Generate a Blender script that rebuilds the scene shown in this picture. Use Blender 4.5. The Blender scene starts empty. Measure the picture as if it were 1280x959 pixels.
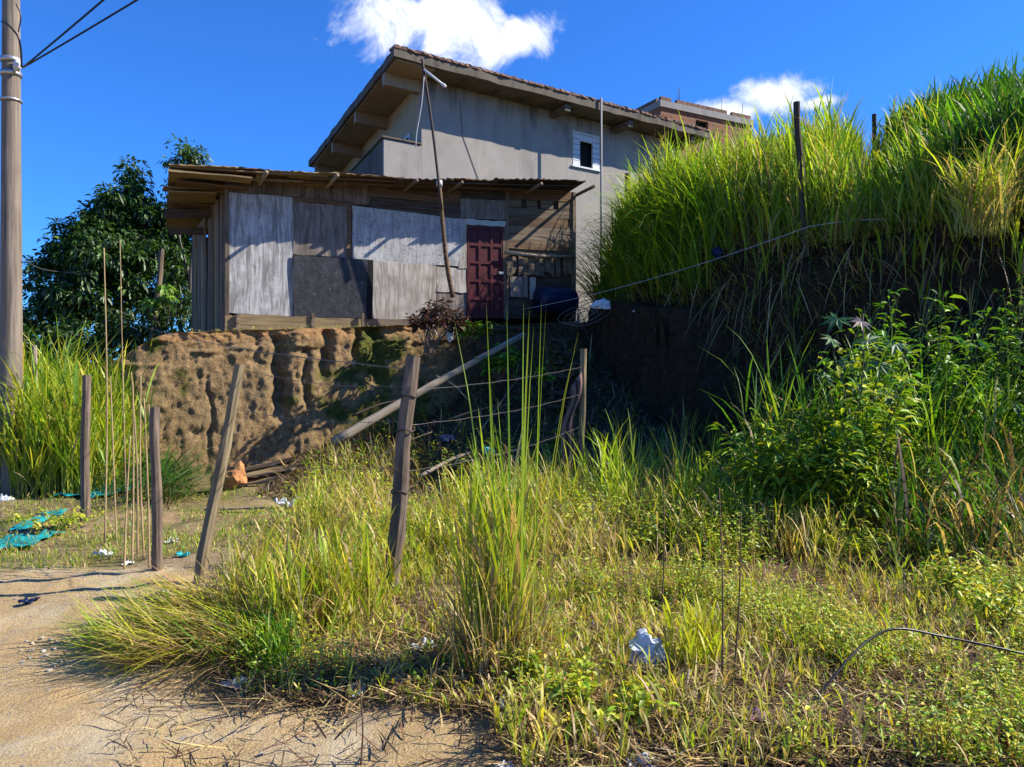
import bpy, bmesh, math, random
import numpy as np
from mathutils import Vector, Matrix
random.seed(7); rng = np.random.default_rng(11)
R = math.radians
scn = bpy.context.scene
# ------------------------------------------------------------------ camera, sky, sun, exposure
CAMZ, F, CX, CY = 1.6, 960.0, 640.0, 479.5
cd = bpy.data.cameras.new('camera'); cam = bpy.data.objects.new('camera', cd); scn.collection.objects.link(cam)
cam.location = (0, 0, CAMZ); cam.rotation_euler = (R(90), 0, 0)
cd.sensor_width = 36; cd.lens = F/1280*36; cd.clip_end = 8000; cd.clip_start = .05
scn.camera = cam
SUN_AZ, SUN_EL = 93.0, 38.0          # azimuth measured from -Y (camera side) towards +X
sdir = Vector((math.sin(R(SUN_AZ))*math.cos(R(SUN_EL)), -math.cos(R(SUN_AZ))*math.cos(R(SUN_EL)), math.sin(R(SUN_EL))))
SKY = 0.06
w = bpy.data.worlds.new('World'); scn.world = w; w.use_nodes = True
nt = w.node_tree; nt.nodes.clear()
def N(nt, t, **kw):
    n = nt.nodes.new(t)
    for k, v in kw.items():
        if k.startswith('i_'):
            key = k[2:]; key = int(key) if key.isdigit() else key.replace('_', ' ')
            n.inputs[key].default_value = v
        else: setattr(n, k, v)
    return n
def L(nt, a, b): nt.links.new(a, b)
sky = N(nt, 'ShaderNodeTexSky', sky_type='NISHITA', sun_disc=False, sun_elevation=R(SUN_EL), sun_rotation=R(180-SUN_AZ))
sky.air_density = 1.0; sky.dust_density = 0.15; sky.ozone_density = 4.0; sky.altitude = 300
hs = N(nt, 'ShaderNodeHueSaturation'); hs.inputs['Saturation'].default_value = 1.0; hs.inputs['Value'].default_value = 1.18
L(nt, sky.outputs[0], hs.inputs['Color'])
tc = N(nt, 'ShaderNodeTexCoord')
nz = N(nt, 'ShaderNodeTexNoise'); nz.inputs['Scale'].default_value = 14; nz.inputs['Detail'].default_value = 7
nz.inputs['Roughness'].default_value = .64; nz.inputs['Distortion'].default_value = .4
L(nt, tc.outputs['Generated'], nz.inputs['Vector'])
def cloud_mask(cx, cz, sx, sz, seed, amp):
    c = Vector((cx, 1, cz)).normalized()
    sub = N(nt, 'ShaderNodeVectorMath', operation='SUBTRACT'); sub.inputs[1].default_value = c
    L(nt, tc.outputs['Generated'], sub.inputs[0])
    mul = N(nt, 'ShaderNodeVectorMath', operation='MULTIPLY'); mul.inputs[1].default_value = (1/sx, .5/sx, 1/sz)
    L(nt, sub.outputs[0], mul.inputs[0])
    ln = N(nt, 'ShaderNodeVectorMath', operation='LENGTH'); L(nt, mul.outputs[0], ln.inputs[0])
    m1 = N(nt, 'ShaderNodeMath', operation='MULTIPLY_ADD'); m1.inputs[1].default_value = amp; L(nt, nz.outputs[0], m1.inputs[0])
    inv = N(nt, 'ShaderNodeMath', operation='SUBTRACT'); inv.inputs[0].default_value = 1 - amp*.5; L(nt, ln.outputs['Value'], inv.inputs[1])
    L(nt, inv.outputs[0], m1.inputs[2])
    mr = N(nt, 'ShaderNodeMapRange', interpolation_type='SMOOTHSTEP'); mr.inputs['From Min'].default_value = 0.0; mr.inputs['From Max'].default_value = .75
    L(nt, m1.outputs[0], mr.inputs['Value'])
    return mr.outputs[0]
acc = None
for a in ((-.10, .475, .115, .055, 3.1, 2.6), (.02, .455, .05, .03, 5.4, 2.2), (.345, .372, .06, .026, 1.7, 2.2), (.285, .352, .055, .020, 8.2, 2.0), (.40, .366, .03, .010, 4, 1.6)):
    m = cloud_mask(*a)
    if acc is None: acc = m
    else:
        mx = N(nt, 'ShaderNodeMath', operation='MAXIMUM'); L(nt, acc, mx.inputs[0]); L(nt, m, mx.inputs[1]); acc = mx.outputs[0]
mixc = N(nt, 'ShaderNodeMix', data_type='RGBA'); L(nt, acc, mixc.inputs[0])
tint = N(nt, 'ShaderNodeMix', data_type='RGBA', blend_type='MULTIPLY'); tint.inputs[0].default_value = 1; tint.inputs[7].default_value = (.33, .88, 1.7, 1); L(nt, hs.outputs[0], tint.inputs[6]); L(nt, tint.outputs[2], mixc.inputs[6])
mixc.inputs[7].default_value = (.60/SKY, .62/SKY, .66/SKY, 1)
bg = N(nt, 'ShaderNodeBackground'); bg.inputs[1].default_value = SKY; L(nt, mixc.outputs[2], bg.inputs[0])
wo = N(nt, 'ShaderNodeOutputWorld'); L(nt, bg.outputs[0], wo.inputs[0])
sl = bpy.data.lights.new('sun', 'SUN'); so = bpy.data.objects.new('sun', sl); scn.collection.objects.link(so)
sl.energy = 5.0; sl.angle = R(.53); sl.color = (1, .925, .80)
so.rotation_euler = sdir.to_track_quat('Z', 'Y').to_euler()
scn.view_settings.view_transform = 'Standard'; scn.view_settings.look = 'None'
scn.cycles.max_bounces = 4; scn.cycles.diffuse_bounces = 2; scn.cycles.glossy_bounces = 2; scn.cycles.transmission_bounces = 3; scn.cycles.caustics_reflective = False; scn.cycles.caustics_refractive = False
scn.view_settings.exposure = 1.0; scn.view_settings.gamma = 1

# ------------------------------------------------------------------ helpers
def unproj(px, py, Y): return Vector(((px-CX)/F*Y, Y, CAMZ-(py-CY)/F*Y))
def gnd(px, py): return (( px-CX)/F*(CAMZ*F/(py-CY)), CAMZ*F/(py-CY))
def ss(a, b, x):
    t = np.clip((np.asarray(x, float)-a)/(b-a), 0, 1); return t*t*(3-2*t)
_perm = np.random.default_rng(5).random(65536)
def vnoise(p):
    p = np.asarray(p, float); i = np.floor(p).astype(np.int64); f = p-i; f = f*f*(3-2*f)
    def h(a, b, c): return _perm[((a*73856093) ^ (b*19349663) ^ (c*83492791)) & 65535]
    x, y, z = i[..., 0], i[..., 1], i[..., 2]; u, v, q = f[..., 0], f[..., 1], f[..., 2]
    def lx(b, c): return h(x, b, c)*(1-u)+h(x+1, b, c)*u
    a = lx(y, z)*(1-v)+lx(y+1, z)*v; b = lx(y, z+1)*(1-v)+lx(y+1, z+1)*v
    return a*(1-q)+b*q
def fbm(p, o=4, g=.5):
    p = np.asarray(p, float); s = 0; a = 1; t = 0
    for k in range(o): s = s+a*(vnoise(p*2**k+k*17.3)-.5); t += a; a *= g
    return s/t*2
def worley(p):
    """distance to nearest and second nearest random cell point"""
    p = np.asarray(p, float); i = np.floor(p).astype(np.int64); d1 = np.full(p.shape[:-1], 9.); d2 = d1.copy()
    for a in (-1, 0, 1):
        for b in (-1, 0, 1):
            for c in (-1, 0, 1):
                j = i+np.array([a, b, c]); h = ((j[..., 0]*73856093) ^ (j[..., 1]*19349663) ^ (j[..., 2]*83492791))
                q = j+np.stack([_perm[h & 65535], _perm[(h+7919) & 65535], _perm[(h*3+104729) & 65535]], -1); d = np.linalg.norm(p-q, axis=-1)
                d2 = np.minimum(d2, np.maximum(d1, d)); d1 = np.minimum(d1, d)
    return d1, d2
def xy(x, y, s=1, z=0): return np.stack([np.asarray(x)*s, np.asarray(y)*s, np.full(np.shape(x), float(z))], -1)
def poly_sd(poly, x, y):                         # signed distance, positive inside
    P = np.array(poly, float); n = len(P); d = np.full(np.shape(x), 1e9); ins = np.zeros(np.shape(x), bool)
    for i in range(n):
        a, b = P[i], P[(i+1) % n]; e = b-a
        t = np.clip(((x-a[0])*e[0]+(y-a[1])*e[1])/(e@e), 0, 1)
        d = np.minimum(d, np.hypot(x-a[0]-t*e[0], y-a[1]-t*e[1]))
        c = ((a[1] > y) != (b[1] > y))
        with np.errstate(divide='ignore', invalid='ignore'):
            xi = a[0]+(y-a[1])*e[0]/(e[1] if e[1] != 0 else 1e-9)
        ins ^= c & (x < xi)
    return np.where(ins, d, -d)
COL = scn.collection
WM = {}
def link(o, parent=None, M=None):
    COL.objects.link(o); M = M or Matrix.Identity(4); WM[o] = M
    if parent is not None: o.parent = parent; o.matrix_basis = WM[parent].inverted() @ M
    else: o.matrix_basis = M
    return o
def tag(o, label=None, cat=None, group=None, kind=None):
    if label: o['label'] = label
    if cat: o['category'] = cat
    if group: o['group'] = group
    if kind: o['kind'] = kind
    return o
def empty(name, loc, label, cat, group=None):
    o = bpy.data.objects.new(name, None); o.empty_display_size = .1
    link(o, None, Matrix.Translation(loc)); return tag(o, label, cat, group)
def mesh(name, V, Fc, mat=None, smooth=False):
    me = bpy.data.meshes.new(name); me.from_pydata([tuple(v) for v in V], [], Fc); me.update()
    if smooth: me.polygons.foreach_set('use_smooth', [True]*len(me.polygons))
    if mat: me.materials.append(mat)
    return me
def npmesh(name, V, Q, mat=None, smooth=True, col=None, mask=None):
    V = np.ascontiguousarray(V, np.float32); Q = np.ascontiguousarray(Q, np.int32); n, k = Q.shape
    me = bpy.data.meshes.new(name); me.vertices.add(len(V)); me.vertices.foreach_set('co', V.ravel())
    me.loops.add(n*k); me.loops.foreach_set('vertex_index', Q.ravel())
    me.polygons.add(n); me.polygons.foreach_set('loop_start', np.arange(0, n*k, k, dtype=np.int32))
    try: me.polygons.foreach_set('loop_total', np.full(n, k, dtype=np.int32))
    except Exception: pass
    me.update(calc_edges=True)
    if smooth: me.polygons.foreach_set('use_smooth', np.ones(n, bool))
    if col is not None:
        a = me.attributes.new('Col', 'FLOAT_COLOR', 'POINT')
        c = np.ones((len(V), 4), np.float32); c[:, :3] = col; a.data.foreach_set('color', c.ravel())
    if mat: me.materials.append(mat)
    return me
def obj(name, me, parent=None, M=None): return link(bpy.data.objects.new(name, me), parent, M)
def wobj(name, V, Fc, mat, parent=None, smooth=False, base=None):
    """mesh given in world coordinates; origin moved to base (or to the parent's origin)"""
    V = np.array([tuple(v) for v in V], float)
    if base is None: base = V.mean(0)
    o = obj(name, mesh(name, V-np.array(base), Fc, mat, smooth), parent, Matrix.Translation(base)); return o
def frame(o, x, y, z):
    M = Matrix.Identity(4)
    for i, a in enumerate((x, y, z)):
        for j in range(3): M[j][i] = a[j]
    for j in range(3): M[j][3] = o[j]
    return M
def plank_me(name, ln, wd, th, mat, n=5, rag=.006, seed=0):
    r = random.Random(seed); V = []; Fc = []
    for i in range(n+1):
        x = -ln/2+ln*i/n; dx = [r.uniform(-1, 1)*rag*2 if i in (0, n) else 0 for _ in range(4)]
        for k, (a, b) in enumerate(((-1, -1), (1, -1), (1, 1), (-1, 1))):
            V.append((x+dx[k], a*wd/2+r.uniform(-1, 1)*rag, b*th/2+r.uniform(-1, 1)*rag*.35))
    for i in range(n):
        for k in range(4):
            Fc.append((i*4+k, i*4+(k+1) % 4, i*4+4+(k+1) % 4, i*4+4+k))
    Fc += [(3, 2, 1, 0), (n*4, n*4+1, n*4+2, n*4+3)]
    return mesh(name, V, Fc, mat)
def plank(name, p0, p1, wd, th, mat, parent=None, up=(0, 0, 1), rag=.006, n=5):
    """board from p0 to p1; its width lies as near to `up` as possible"""
    p0, p1 = Vector(p0), Vector(p1); x = (p1-p0); ln = x.length; x.normalize()
    z = x.cross(Vector(up)).normalized(); y = z.cross(x).normalized()
    return obj(name, plank_me(name, ln, wd, th, mat, n, rag, random.random()), parent, frame((p0+p1)/2, x, y, z))
def tube_vf(pts, rad, k=8, cap=True, wob=0., seed=0):
    r = random.Random(seed); pts = [Vector(p) for p in pts]; V = []; Fc = []; n = len(pts)
    t0 = (pts[1]-pts[0]).normalized(); a = t0.orthogonal().normalized()
    for i, p in enumerate(pts):
        t = (pts[min(i+1, n-1)]-pts[max(i-1, 0)]).normalized(); a = (a-t*a.dot(t)).normalized(); b = t.cross(a)
        rr = rad[i] if hasattr(rad, '__len__') else rad
        for j in range(k):
            th = 2*math.pi*j/k; q = rr*(1+r.uniform(-wob, wob)); V.append(p+(a*math.cos(th)+b*math.sin(th))*q)
    for i in range(n-1):
        for j in range(k): Fc.append((i*k+j, i*k+(j+1) % k, i*k+k+(j+1) % k, i*k+k+j))
    if cap: Fc += [tuple(range(k-1, -1, -1)), tuple((n-1)*k+j for j in range(k))]
    return V, Fc
def tube(name, pts, rad, mat, parent=None, k=8, wob=0., smooth=True, base=None):
    V, Fc = tube_vf(pts, rad, k, True, wob, random.random())
    return wobj(name, V, Fc, mat, parent, smooth, base=base if base is not None else tuple(pts[0]))
def curve_pts(p, n=12):                           # Catmull-Rom through points
    p = [Vector(q) for q in p]; p = [p[0]*2-p[1]]+p+[p[-1]*2-p[-2]]; out = []
    for i in range(1, len(p)-2):
        for s in range(n):
            t = s/n; a, b, c, d = p[i-1], p[i], p[i+1], p[i+2]
            out.append(.5*((2*b)+(c-a)*t+(2*a-5*b+4*c-d)*t*t+(3*b-a-3*c+d)*t*t*t))
    out.append(p[-2]); return out

# ------------------------------------------------------------------ materials
def newmat(name):
    m = bpy.data.materials.new(name); m.use_nodes = True; t = m.node_tree; t.nodes.clear()
    o = N(t, 'ShaderNodeOutputMaterial'); b = N(t, 'ShaderNodeBsdfPrincipled'); L(t, b.outputs[0], o.inputs[0])
    b.inputs['Specular IOR Level'].default_value = .25
    return m, t, b, o
def ramp(t, fac, stops):
    r = N(t, 'ShaderNodeValToRGB'); L(t, fac, r.inputs[0]); e = r.color_ramp.elements
    while len(e) > 1: e.remove(e[-1])
    e[0].position = stops[0][0]; e[0].color = (*stops[0][1], 1)
    for p, c in stops[1:]:
        q = e.new(p); q.color = (*c, 1)
    return r.outputs[0]
def coords(t, scale, rnd=True, which='Object'):
    c = N(t, 'ShaderNodeTexCoord'); mp = N(t, 'ShaderNodeMapping'); mp.inputs['Scale'].default_value = scale
    L(t, c.outputs[which], mp.inputs[0])
    if rnd:
        oi = N(t, 'ShaderNodeObjectInfo'); ml = N(t, 'ShaderNodeMath', operation='MULTIPLY'); ml.inputs[1].default_value = 57
        L(t, oi.outputs['Random'], ml.inputs[0]); cb = N(t, 'ShaderNodeCombineXYZ')
        for i in range(3): L(t, ml.outputs[0], cb.inputs[i])
        L(t, cb.outputs[0], mp.inputs['Location'])
    return mp.outputs[0]
def noise(t, vec, scale=1, detail=6, rough=.6, dist=0):
    n = N(t, 'ShaderNodeTexNoise'); n.inputs['Scale'].default_value = scale; n.inputs['Detail'].default_value = detail
    n.inputs['Roughness'].default_value = rough; n.inputs['Distortion'].default_value = dist; L(t, vec, n.inputs['Vector']); return n.outputs[0]
def mix(t, fac, a, b, mode='MIX'):
    m = N(t, 'ShaderNodeMix', data_type='RGBA', blend_type=mode)
    for s, i in ((fac, 0), (a, 6), (b, 7)):
        if hasattr(s, 'is_output'): L(t, s, m.inputs[i])
        elif i == 0: m.inputs[0].default_value = s
        else: m.inputs[i].default_value = (*s, 1)
    return m.outputs[2]
def bump(t, b, h, strength=.3, dist=.02):
    n = N(t, 'ShaderNodeBump'); n.inputs['Strength'].default_value = strength; n.inputs['Distance'].default_value = dist
    L(t, h, n.inputs['Height']); L(t, n.outputs[0], b.inputs['Normal'])
def mr(t, v, a, b, c=0, d=1):
    n = N(t, 'ShaderNodeMapRange'); L(t, v, n.inputs[0])
    for i, q in enumerate((a, b, c, d)): n.inputs[i+1].default_value = q
    return n.outputs[0]
def wood(name, dark, mid, light, gs=(1.2, 22, 22), stain=(.1, .08, .06), st=.5, rough=.85, tint=.35):
    m, t, b, o = newmat(name); v = coords(t, gs)
    g = noise(t, v, 1, 8, .65, .6); c = ramp(t, g, [(.3, dark), (.5, mid), (.7, light)])
    v2 = coords(t, (1, 1, 1)); s = noise(t, v2, 2.3, 5, .6); c = mix(t, mr(t, s, .5, .75, 0, st), c, stain)
    oi = N(t, 'ShaderNodeObjectInfo'); c = mix(t, mr(t, oi.outputs['Random'], 0, 1, 0, tint), c, tuple(q*.45 for q in mid))
    L(t, c, b.inputs['Base Color']); b.inputs['Roughness'].default_value = rough; bump(t, b, g, .5, .012); return m
def plain(name, c, rough=.7, var=.25, scale=6, metal=0, bumps=.15):
    m, t, b, o = newmat(name); v = coords(t, (1, 1, 1)); n = noise(t, v, scale, 6)
    L(t, mix(t, mr(t, n, .3, .75), tuple(q*(1-var) for q in c), tuple(min(1, q*(1+var)) for q in c)), b.inputs['Base Color'])
    b.inputs['Roughness'].default_value = rough; b.inputs['Metallic'].default_value = metal
    if bumps: bump(t, b, n, bumps, .01)
    return m
def veg(name, trans=.45, gloss=.035, sat=1.0):
    m = bpy.data.materials.new(name); m.use_nodes = True; t = m.node_tree; t.nodes.clear()
    o = N(t, 'ShaderNodeOutputMaterial'); a = N(t, 'ShaderNodeAttribute', attribute_name='Col')
    d = N(t, 'ShaderNodeBsdfDiffuse'); tr = N(t, 'ShaderNodeBsdfTranslucent'); gl = N(t, 'ShaderNodeBsdfGlossy'); gl.inputs['Roughness'].default_value = .5
    L(t, a.outputs['Color'], d.inputs[0]); c = mix(t, 1.0, a.outputs['Color'], (1.15, 1.2, .55), 'MULTIPLY'); L(t, c, tr.inputs[0])
    m1 = N(t, 'ShaderNodeMixShader'); m1.inputs[0].default_value = trans; L(t, d.outputs[0], m1.inputs[1]); L(t, tr.outputs[0], m1.inputs[2])
    m2 = N(t, 'ShaderNodeMixShader'); m2.inputs[0].default_value = gloss; L(t, m1.outputs[0], m2.inputs[1]); L(t, gl.outputs[0], m2.inputs[2])
    L(t, m2.outputs[0], o.inputs[0]); return m
M = {}
M['veg'] = veg('grass blade'); M['leaf'] = veg('broad leaf', .35, .05); M['straw'] = veg('dry straw', .2, .04)
M['oldwood'] = wood('weathered grey timber', (0.060, 0.043, 0.030), (0.170, 0.128, 0.085), (0.289, 0.230, 0.162))
M['brownwood'] = wood('brown timber', (.055, .033, .02), (.15, .09, .05), (.25, .16, .09))
M['yelwood'] = wood('yellowed timber', (0.115, 0.074, 0.033), (0.271, 0.197, 0.098), (0.377, 0.295, 0.164))
M['darkwood'] = wood('dark timber', (.03, .02, .014), (.07, .05, .035), (.13, .10, .075))
M['bark'] = wood('post bark', (.05, .035, .025), (.15, .11, .08), (.27, .21, .16), (1.6, 26, 26), st=.35)
M['polewood'] = wood('pale pole wood', (0.156, 0.125, 0.086), (0.296, 0.242, 0.172), (0.406, 0.351, 0.273), (1.5, 20, 20), st=.3)
M['oliveposts'] = wood('weathered olive post', (.09, .065, .035), (.22, .165, .09), (.34, .27, .16), (1.5, 22, 22), st=.4)
M['graypole'] = wood('utility pole wood', (.075, .058, .043), (.185, .15, .115), (.27, .225, .18), (20, 20, .9), st=.45, tint=0)
M['bamboo'] = wood('dry cane', (.2, .13, .06), (.38, .27, .14), (.5, .38, .2), (2, 30, 30), st=.3)
def plywood(name, dark, mid, light, marks=None, mk=.6, msc=(14, 14, 5)):
    m, t, b, o = newmat(name); v = coords(t, (9, 9, 1.1)); g = noise(t, v, 1, 7, .6, 1.6)
    c = ramp(t, g, [(.36, dark), (.49, mid), (.60, light)])
    s = noise(t, coords(t, (1, 1, 1)), 3, 6, .65); c = mix(t, mr(t, s, .48, .72, 0, .75), c, tuple(q*.5 for q in mid)); s2 = noise(t, coords(t, (30, 30, 2.5)), 1, 5, .7, .5); c = mix(t, mr(t, s2, .52, .68, 0, .7), c, tuple(q*.35 for q in mid))
    if marks:
        k = noise(t, coords(t, msc), 1, 5, .7, 2.2); c = mix(t, mr(t, k, .56, .66, 0, mk), c, marks)
    L(t, c, b.inputs['Base Color']); b.inputs['Roughness'].default_value = .8; bump(t, b, g, .35, .008); return m
M['whiteply'] = plywood('whitewashed plywood', (0.195, 0.187, 0.179), (0.367, 0.359, 0.343), (0.499, 0.491, 0.476), (0.172, 0.140, 0.109), .6)
M['osb'] = plywood('white painted board with dark flecks', (0.328, 0.320, 0.312), (0.437, 0.429, 0.413), (0.515, 0.507, 0.491), (0.055, 0.051, 0.047), .9, (7, 7, 16))
M['creamply'] = plywood('cream plywood', (0.274, 0.236, 0.190), (0.395, 0.357, 0.304), (0.471, 0.441, 0.388), (0.228, 0.182, 0.137), .3)
M['brownply'] = plywood('brown plywood', (0.085, 0.055, 0.034), (0.145, 0.102, 0.064), (0.204, 0.145, 0.093))
M['greyply'] = plywood('grey brown plywood', (0.128, 0.100, 0.080), (0.208, 0.168, 0.140), (0.272, 0.224, 0.192))
def tarp():
    m, t, b, o = newmat('black tarp sheet'); v = coords(t, (1, 1, 1)); n = noise(t, v, 9, 8, .7)
    k = noise(t, coords(t, (30, 30, 9)), 1, 4, .7); c = mix(t, mr(t, n, .35, .7), (.02, .02, .022), (.055, .055, .06))
    L(t, mix(t, mr(t, k, .62, .70, 0, .8), c, (.26, .25, .235)), b.inputs['Base Color']); b.inputs['Roughness'].default_value = .5; bump(t, b, n, .5, .02); return m
M['tarp'] = tarp()
M['maroon'] = plain('maroon door paint', (.075, .011, .013), .5, .35, 8)
M['palegreen'] = plain('pale green paint', (.42, .46, .40), .6, .15, 8)
def plaster(name, base, stain, st, sc=1.2):
    m, t, b, o = newmat(name); v = coords(t, (1, 1, 1), False); n = noise(t, v, sc, 8, .65); f = noise(t, v, 25, 5, .6)
    c = mix(t, mr(t, n, .35, .7), tuple(q*.8 for q in base), base)
    s = noise(t, coords(t, (2.2, 2.2, .35), False), 1, 6, .65); c = mix(t, mr(t, s, .5, .75, 0, st), c, stain)
    L(t, c, b.inputs['Base Color']); b.inputs['Roughness'].default_value = .9; bump(t, b, f, .25, .012); return m
def mould(m):
    t = m.node_tree; bs = [n for n in t.nodes if n.type == 'BSDF_PRINCIPLED'][0]; src = bs.inputs['Base Color'].links[0].from_socket
    g = N(t, 'ShaderNodeNewGeometry'); sp = N(t, 'ShaderNodeSeparateXYZ'); L(t, g.outputs['Position'], sp.inputs[0]); mp = N(t, 'ShaderNodeMapping'); mp.inputs['Scale'].default_value = (1.3, 1.3, .22); L(t, g.outputs['Position'], mp.inputs[0])
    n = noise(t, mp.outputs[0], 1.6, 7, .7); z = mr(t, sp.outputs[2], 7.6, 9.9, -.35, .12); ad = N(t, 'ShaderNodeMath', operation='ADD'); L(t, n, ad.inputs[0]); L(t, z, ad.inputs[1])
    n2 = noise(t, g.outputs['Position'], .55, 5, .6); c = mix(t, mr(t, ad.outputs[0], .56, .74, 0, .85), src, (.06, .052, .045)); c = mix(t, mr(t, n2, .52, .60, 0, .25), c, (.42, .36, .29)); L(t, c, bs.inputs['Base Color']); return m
M['plaster'] = mould(plaster('grey cement render', (0.312, 0.285, 0.254), (0.133, 0.121, 0.109), .85))
M['yplaster'] = plaster('yellowed painted plaster', (0.429, 0.343, 0.218), (0.234, 0.187, 0.125), .4)
M['slab'] = plaster('mouldy concrete slab', (.13, .11, .085), (.022, .018, .014), 1.0, 3.5)
M['soffit'] = plaster('stained soffit', (.34, .27, .19), (.12, .09, .06), .7, 2)
M['concrete'] = plaster('concrete band', (0.288, 0.272, 0.248), (0.160, 0.144, 0.128), .5)
M['tile'] = plain('old clay tile', (.17, .10, .07), .9, .5, 5)
M['white'] = plain('white plastic', (0.562, 0.569, 0.576), .4, .08, 10)
M['whitepaint'] = plain('white shutter paint', (0.528, 0.552, 0.576), .6, .12, 10)
M['black'] = plain('dark interior', (.01, .01, .012), .9, .1, 3)
M['blackhose'] = plain('black plastic hose', (.012, .012, .013), .35, .2, 20)
M['wire'] = plain('rusty grey wire', (.16, .145, .13), .5, .3, 30, .6)
M['cord'] = plain('pale cord', (0.465, 0.480, 0.510), .6, .1, 30)
M['steel'] = plain('galvanised steel', (.45, .45, .44), .4, .2, 12, .8)
M['rebar'] = plain('rebar', (.06, .045, .04), .7, .3, 12, .3)
M['teal'] = plain('teal plastic sheet', (0.012, 0.272, 0.288), .45, .3, 9)
M['blue'] = plain('blue plastic', (.005, .012, .042), .4, .25, 5)
M['purple'] = plain('purple wrapper', (.3, .14, .25), .5, .3, 9)
M['bag'] = plain('crumpled white plastic', (0.576, 0.600, 0.624), .35, .15, 9)
M['stone'] = plain('pale rubble', (0.400, 0.368, 0.304), .9, .3, 9)
M['greystone'] = plain('grey stone', (.22, .2, .175), .9, .35, 9)
M['cloth'] = plain('brown rag', (.16, .10, .085), .9, .3, 12)
M['clay'] = plain('orange clay', (.42, .19, .075), .95, .3, 12)
def brickmat():
    m, t, b, o = newmat('red hollow brick wall'); v = coords(t, (1, 1, 1), False)
    sp = N(t, 'ShaderNodeSeparateXYZ'); L(t, v, sp.inputs[0]); ad = N(t, 'ShaderNodeMath', operation='ADD'); L(t, sp.outputs[0], ad.inputs[0]); L(t, sp.outputs[1], ad.inputs[1])
    cb = N(t, 'ShaderNodeCombineXYZ'); L(t, ad.outputs[0], cb.inputs[0]); L(t, sp.outputs[2], cb.inputs[1])
    br = N(t, 'ShaderNodeTexBrick'); L(t, cb.outputs[0], br.inputs[0]); br.inputs['Color1'].default_value = (.27, .10, .045, 1); br.inputs['Color2'].default_value = (.17, .068, .036, 1)
    br.inputs['Mortar'].default_value = (.2, .17, .14, 1); br.inputs['Scale'].default_value = 1; br.inputs['Mortar Size'].default_value = .014
    br.inputs['Brick Width'].default_value = .3; br.inputs['Row Height'].default_value = .2
    n = noise(t, v, 2, 6); L(t, mix(t, mr(t, n, .5, .75, 0, .6), br.outputs[0], (.13, .09, .07)), b.inputs['Base Color']); b.inputs['Roughness'].default_value = .9
    bump(t, b, br.outputs['Fac'], -.6, .02); return m
M['brick'] = brickmat()
def groundmat():
    m, t, b, o = newmat('soil'); v = coords(t, (1, 1, 1), False); a = N(t, 'ShaderNodeAttribute', attribute_name='Col'); sp = N(t, 'ShaderNodeSeparateColor'); L(t, a.outputs['Color'], sp.inputs[0])
    n1 = noise(t, v, 1.3, 8, .65); n2 = noise(t, v, 14, 8, .7); n3 = noise(t, v, 70, 5, .7)
    soil = ramp(t, n2, [(.3, (.09, .06, .035)), (.5, (.21, .135, .075)), (.68, (.34, .23, .13))])
    soil = mix(t, mr(t, n1, .5, .7, 0, .6), soil, (.36, .19, .085))
    sand = ramp(t, n3, [(.28, (.25, .16, .07)), (.5, (.46, .325, .155)), (.72, (.60, .455, .245))])
    sand = mix(t, mr(t, n1, .42, .62, 0, .7), sand, (.50, .33, .145)); nb_ = noise(t, v, .9, 7, .7, .8); sand = mix(t, mr(t, nb_, .48, .62, 0, .6), sand, (.60, .51, .35))
    sand = mix(t, mr(t, n2, .57, .72, 0, .5), sand, (.24, .16, .08)); n5 = noise(t, v, 5, 8, .75, 1.0); sand = mix(t, mr(t, n5, .6, .68, 0, .4), sand, (.33, .23, .12))
    c = mix(t, sp.outputs[0], soil, sand)
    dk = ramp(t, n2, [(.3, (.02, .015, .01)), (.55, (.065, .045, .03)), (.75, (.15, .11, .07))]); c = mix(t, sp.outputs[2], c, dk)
    gr = ramp(t, n2, [(.3, (.05, .07, .015)), (.6, (.16, .17, .05)), (.8, (.3, .25, .12))]); c = mix(t, sp.outputs[1], c, gr)
    L(t, c, b.inputs['Base Color']); b.inputs['Roughness'].default_value = .95; ad = N(t, 'ShaderNodeMath', operation='ADD'); L(t, n2, ad.inputs[0]); L(t, n3, ad.inputs[1]); bump(t, b, ad.outputs[0], .8, .04); return m
M['ground'] = groundmat()
def bankmat():
    m, t, b, o = newmat('cut earth'); v = coords(t, (1, 1, 1), False); a = N(t, 'ShaderNodeAttribute', attribute_name='Col'); sp = N(t, 'ShaderNodeSeparateColor'); L(t, a.outputs['Color'], sp.inputs[0])
    n1 = noise(t, v, 1.6, 8, .65); n2 = noise(t, v, 10, 8, .72); n3 = noise(t, coords(t, (6, 6, 1.2), False), 1, 6, .65)
    c = ramp(t, n2, [(.30, (.09, .055, .026)), (.5, (.30, .195, .09)), (.70, (.46, .315, .155))]); c = mix(t, mr(t, n1, .45, .65, 0, .6), c, (.28, .20, .105))
    org = ramp(t, n2, [(.3, (.22, .105, .04)), (.6, (.46, .26, .11)), (.8, (.54, .35, .17))]); c = mix(t, sp.outputs[0], c, org)
    c = mix(t, mr(t, n3, .55, .75, 0, .5), c, (.08, .06, .035))
    moss = ramp(t, n2, [(.3, (.03, .045, .01)), (.55, (.12, .12, .02)), (.8, (.22, .19, .04))]); c = mix(t, sp.outputs[1], c, moss)
    c = mix(t, sp.outputs[2], c, ramp(t, n2, [(.35, (.014, .008, .005)), (.6, (.06, .032, .016)), (.75, (.14, .08, .04))]))  # near-black earth mix; on the hill cut it stands in for shade
    L(t, c, b.inputs['Base Color']); b.inputs['Roughness'].default_value = .97; n6 = noise(t, v, 34, 6, .75); ad = N(t, 'ShaderNodeMath', operation='ADD'); L(t, n2, ad.inputs[0]); L(t, n6, ad.inputs[1]); bump(t, b, ad.outputs[0], 1.0, .06); return m
M['bank'] = bankmat()

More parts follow.
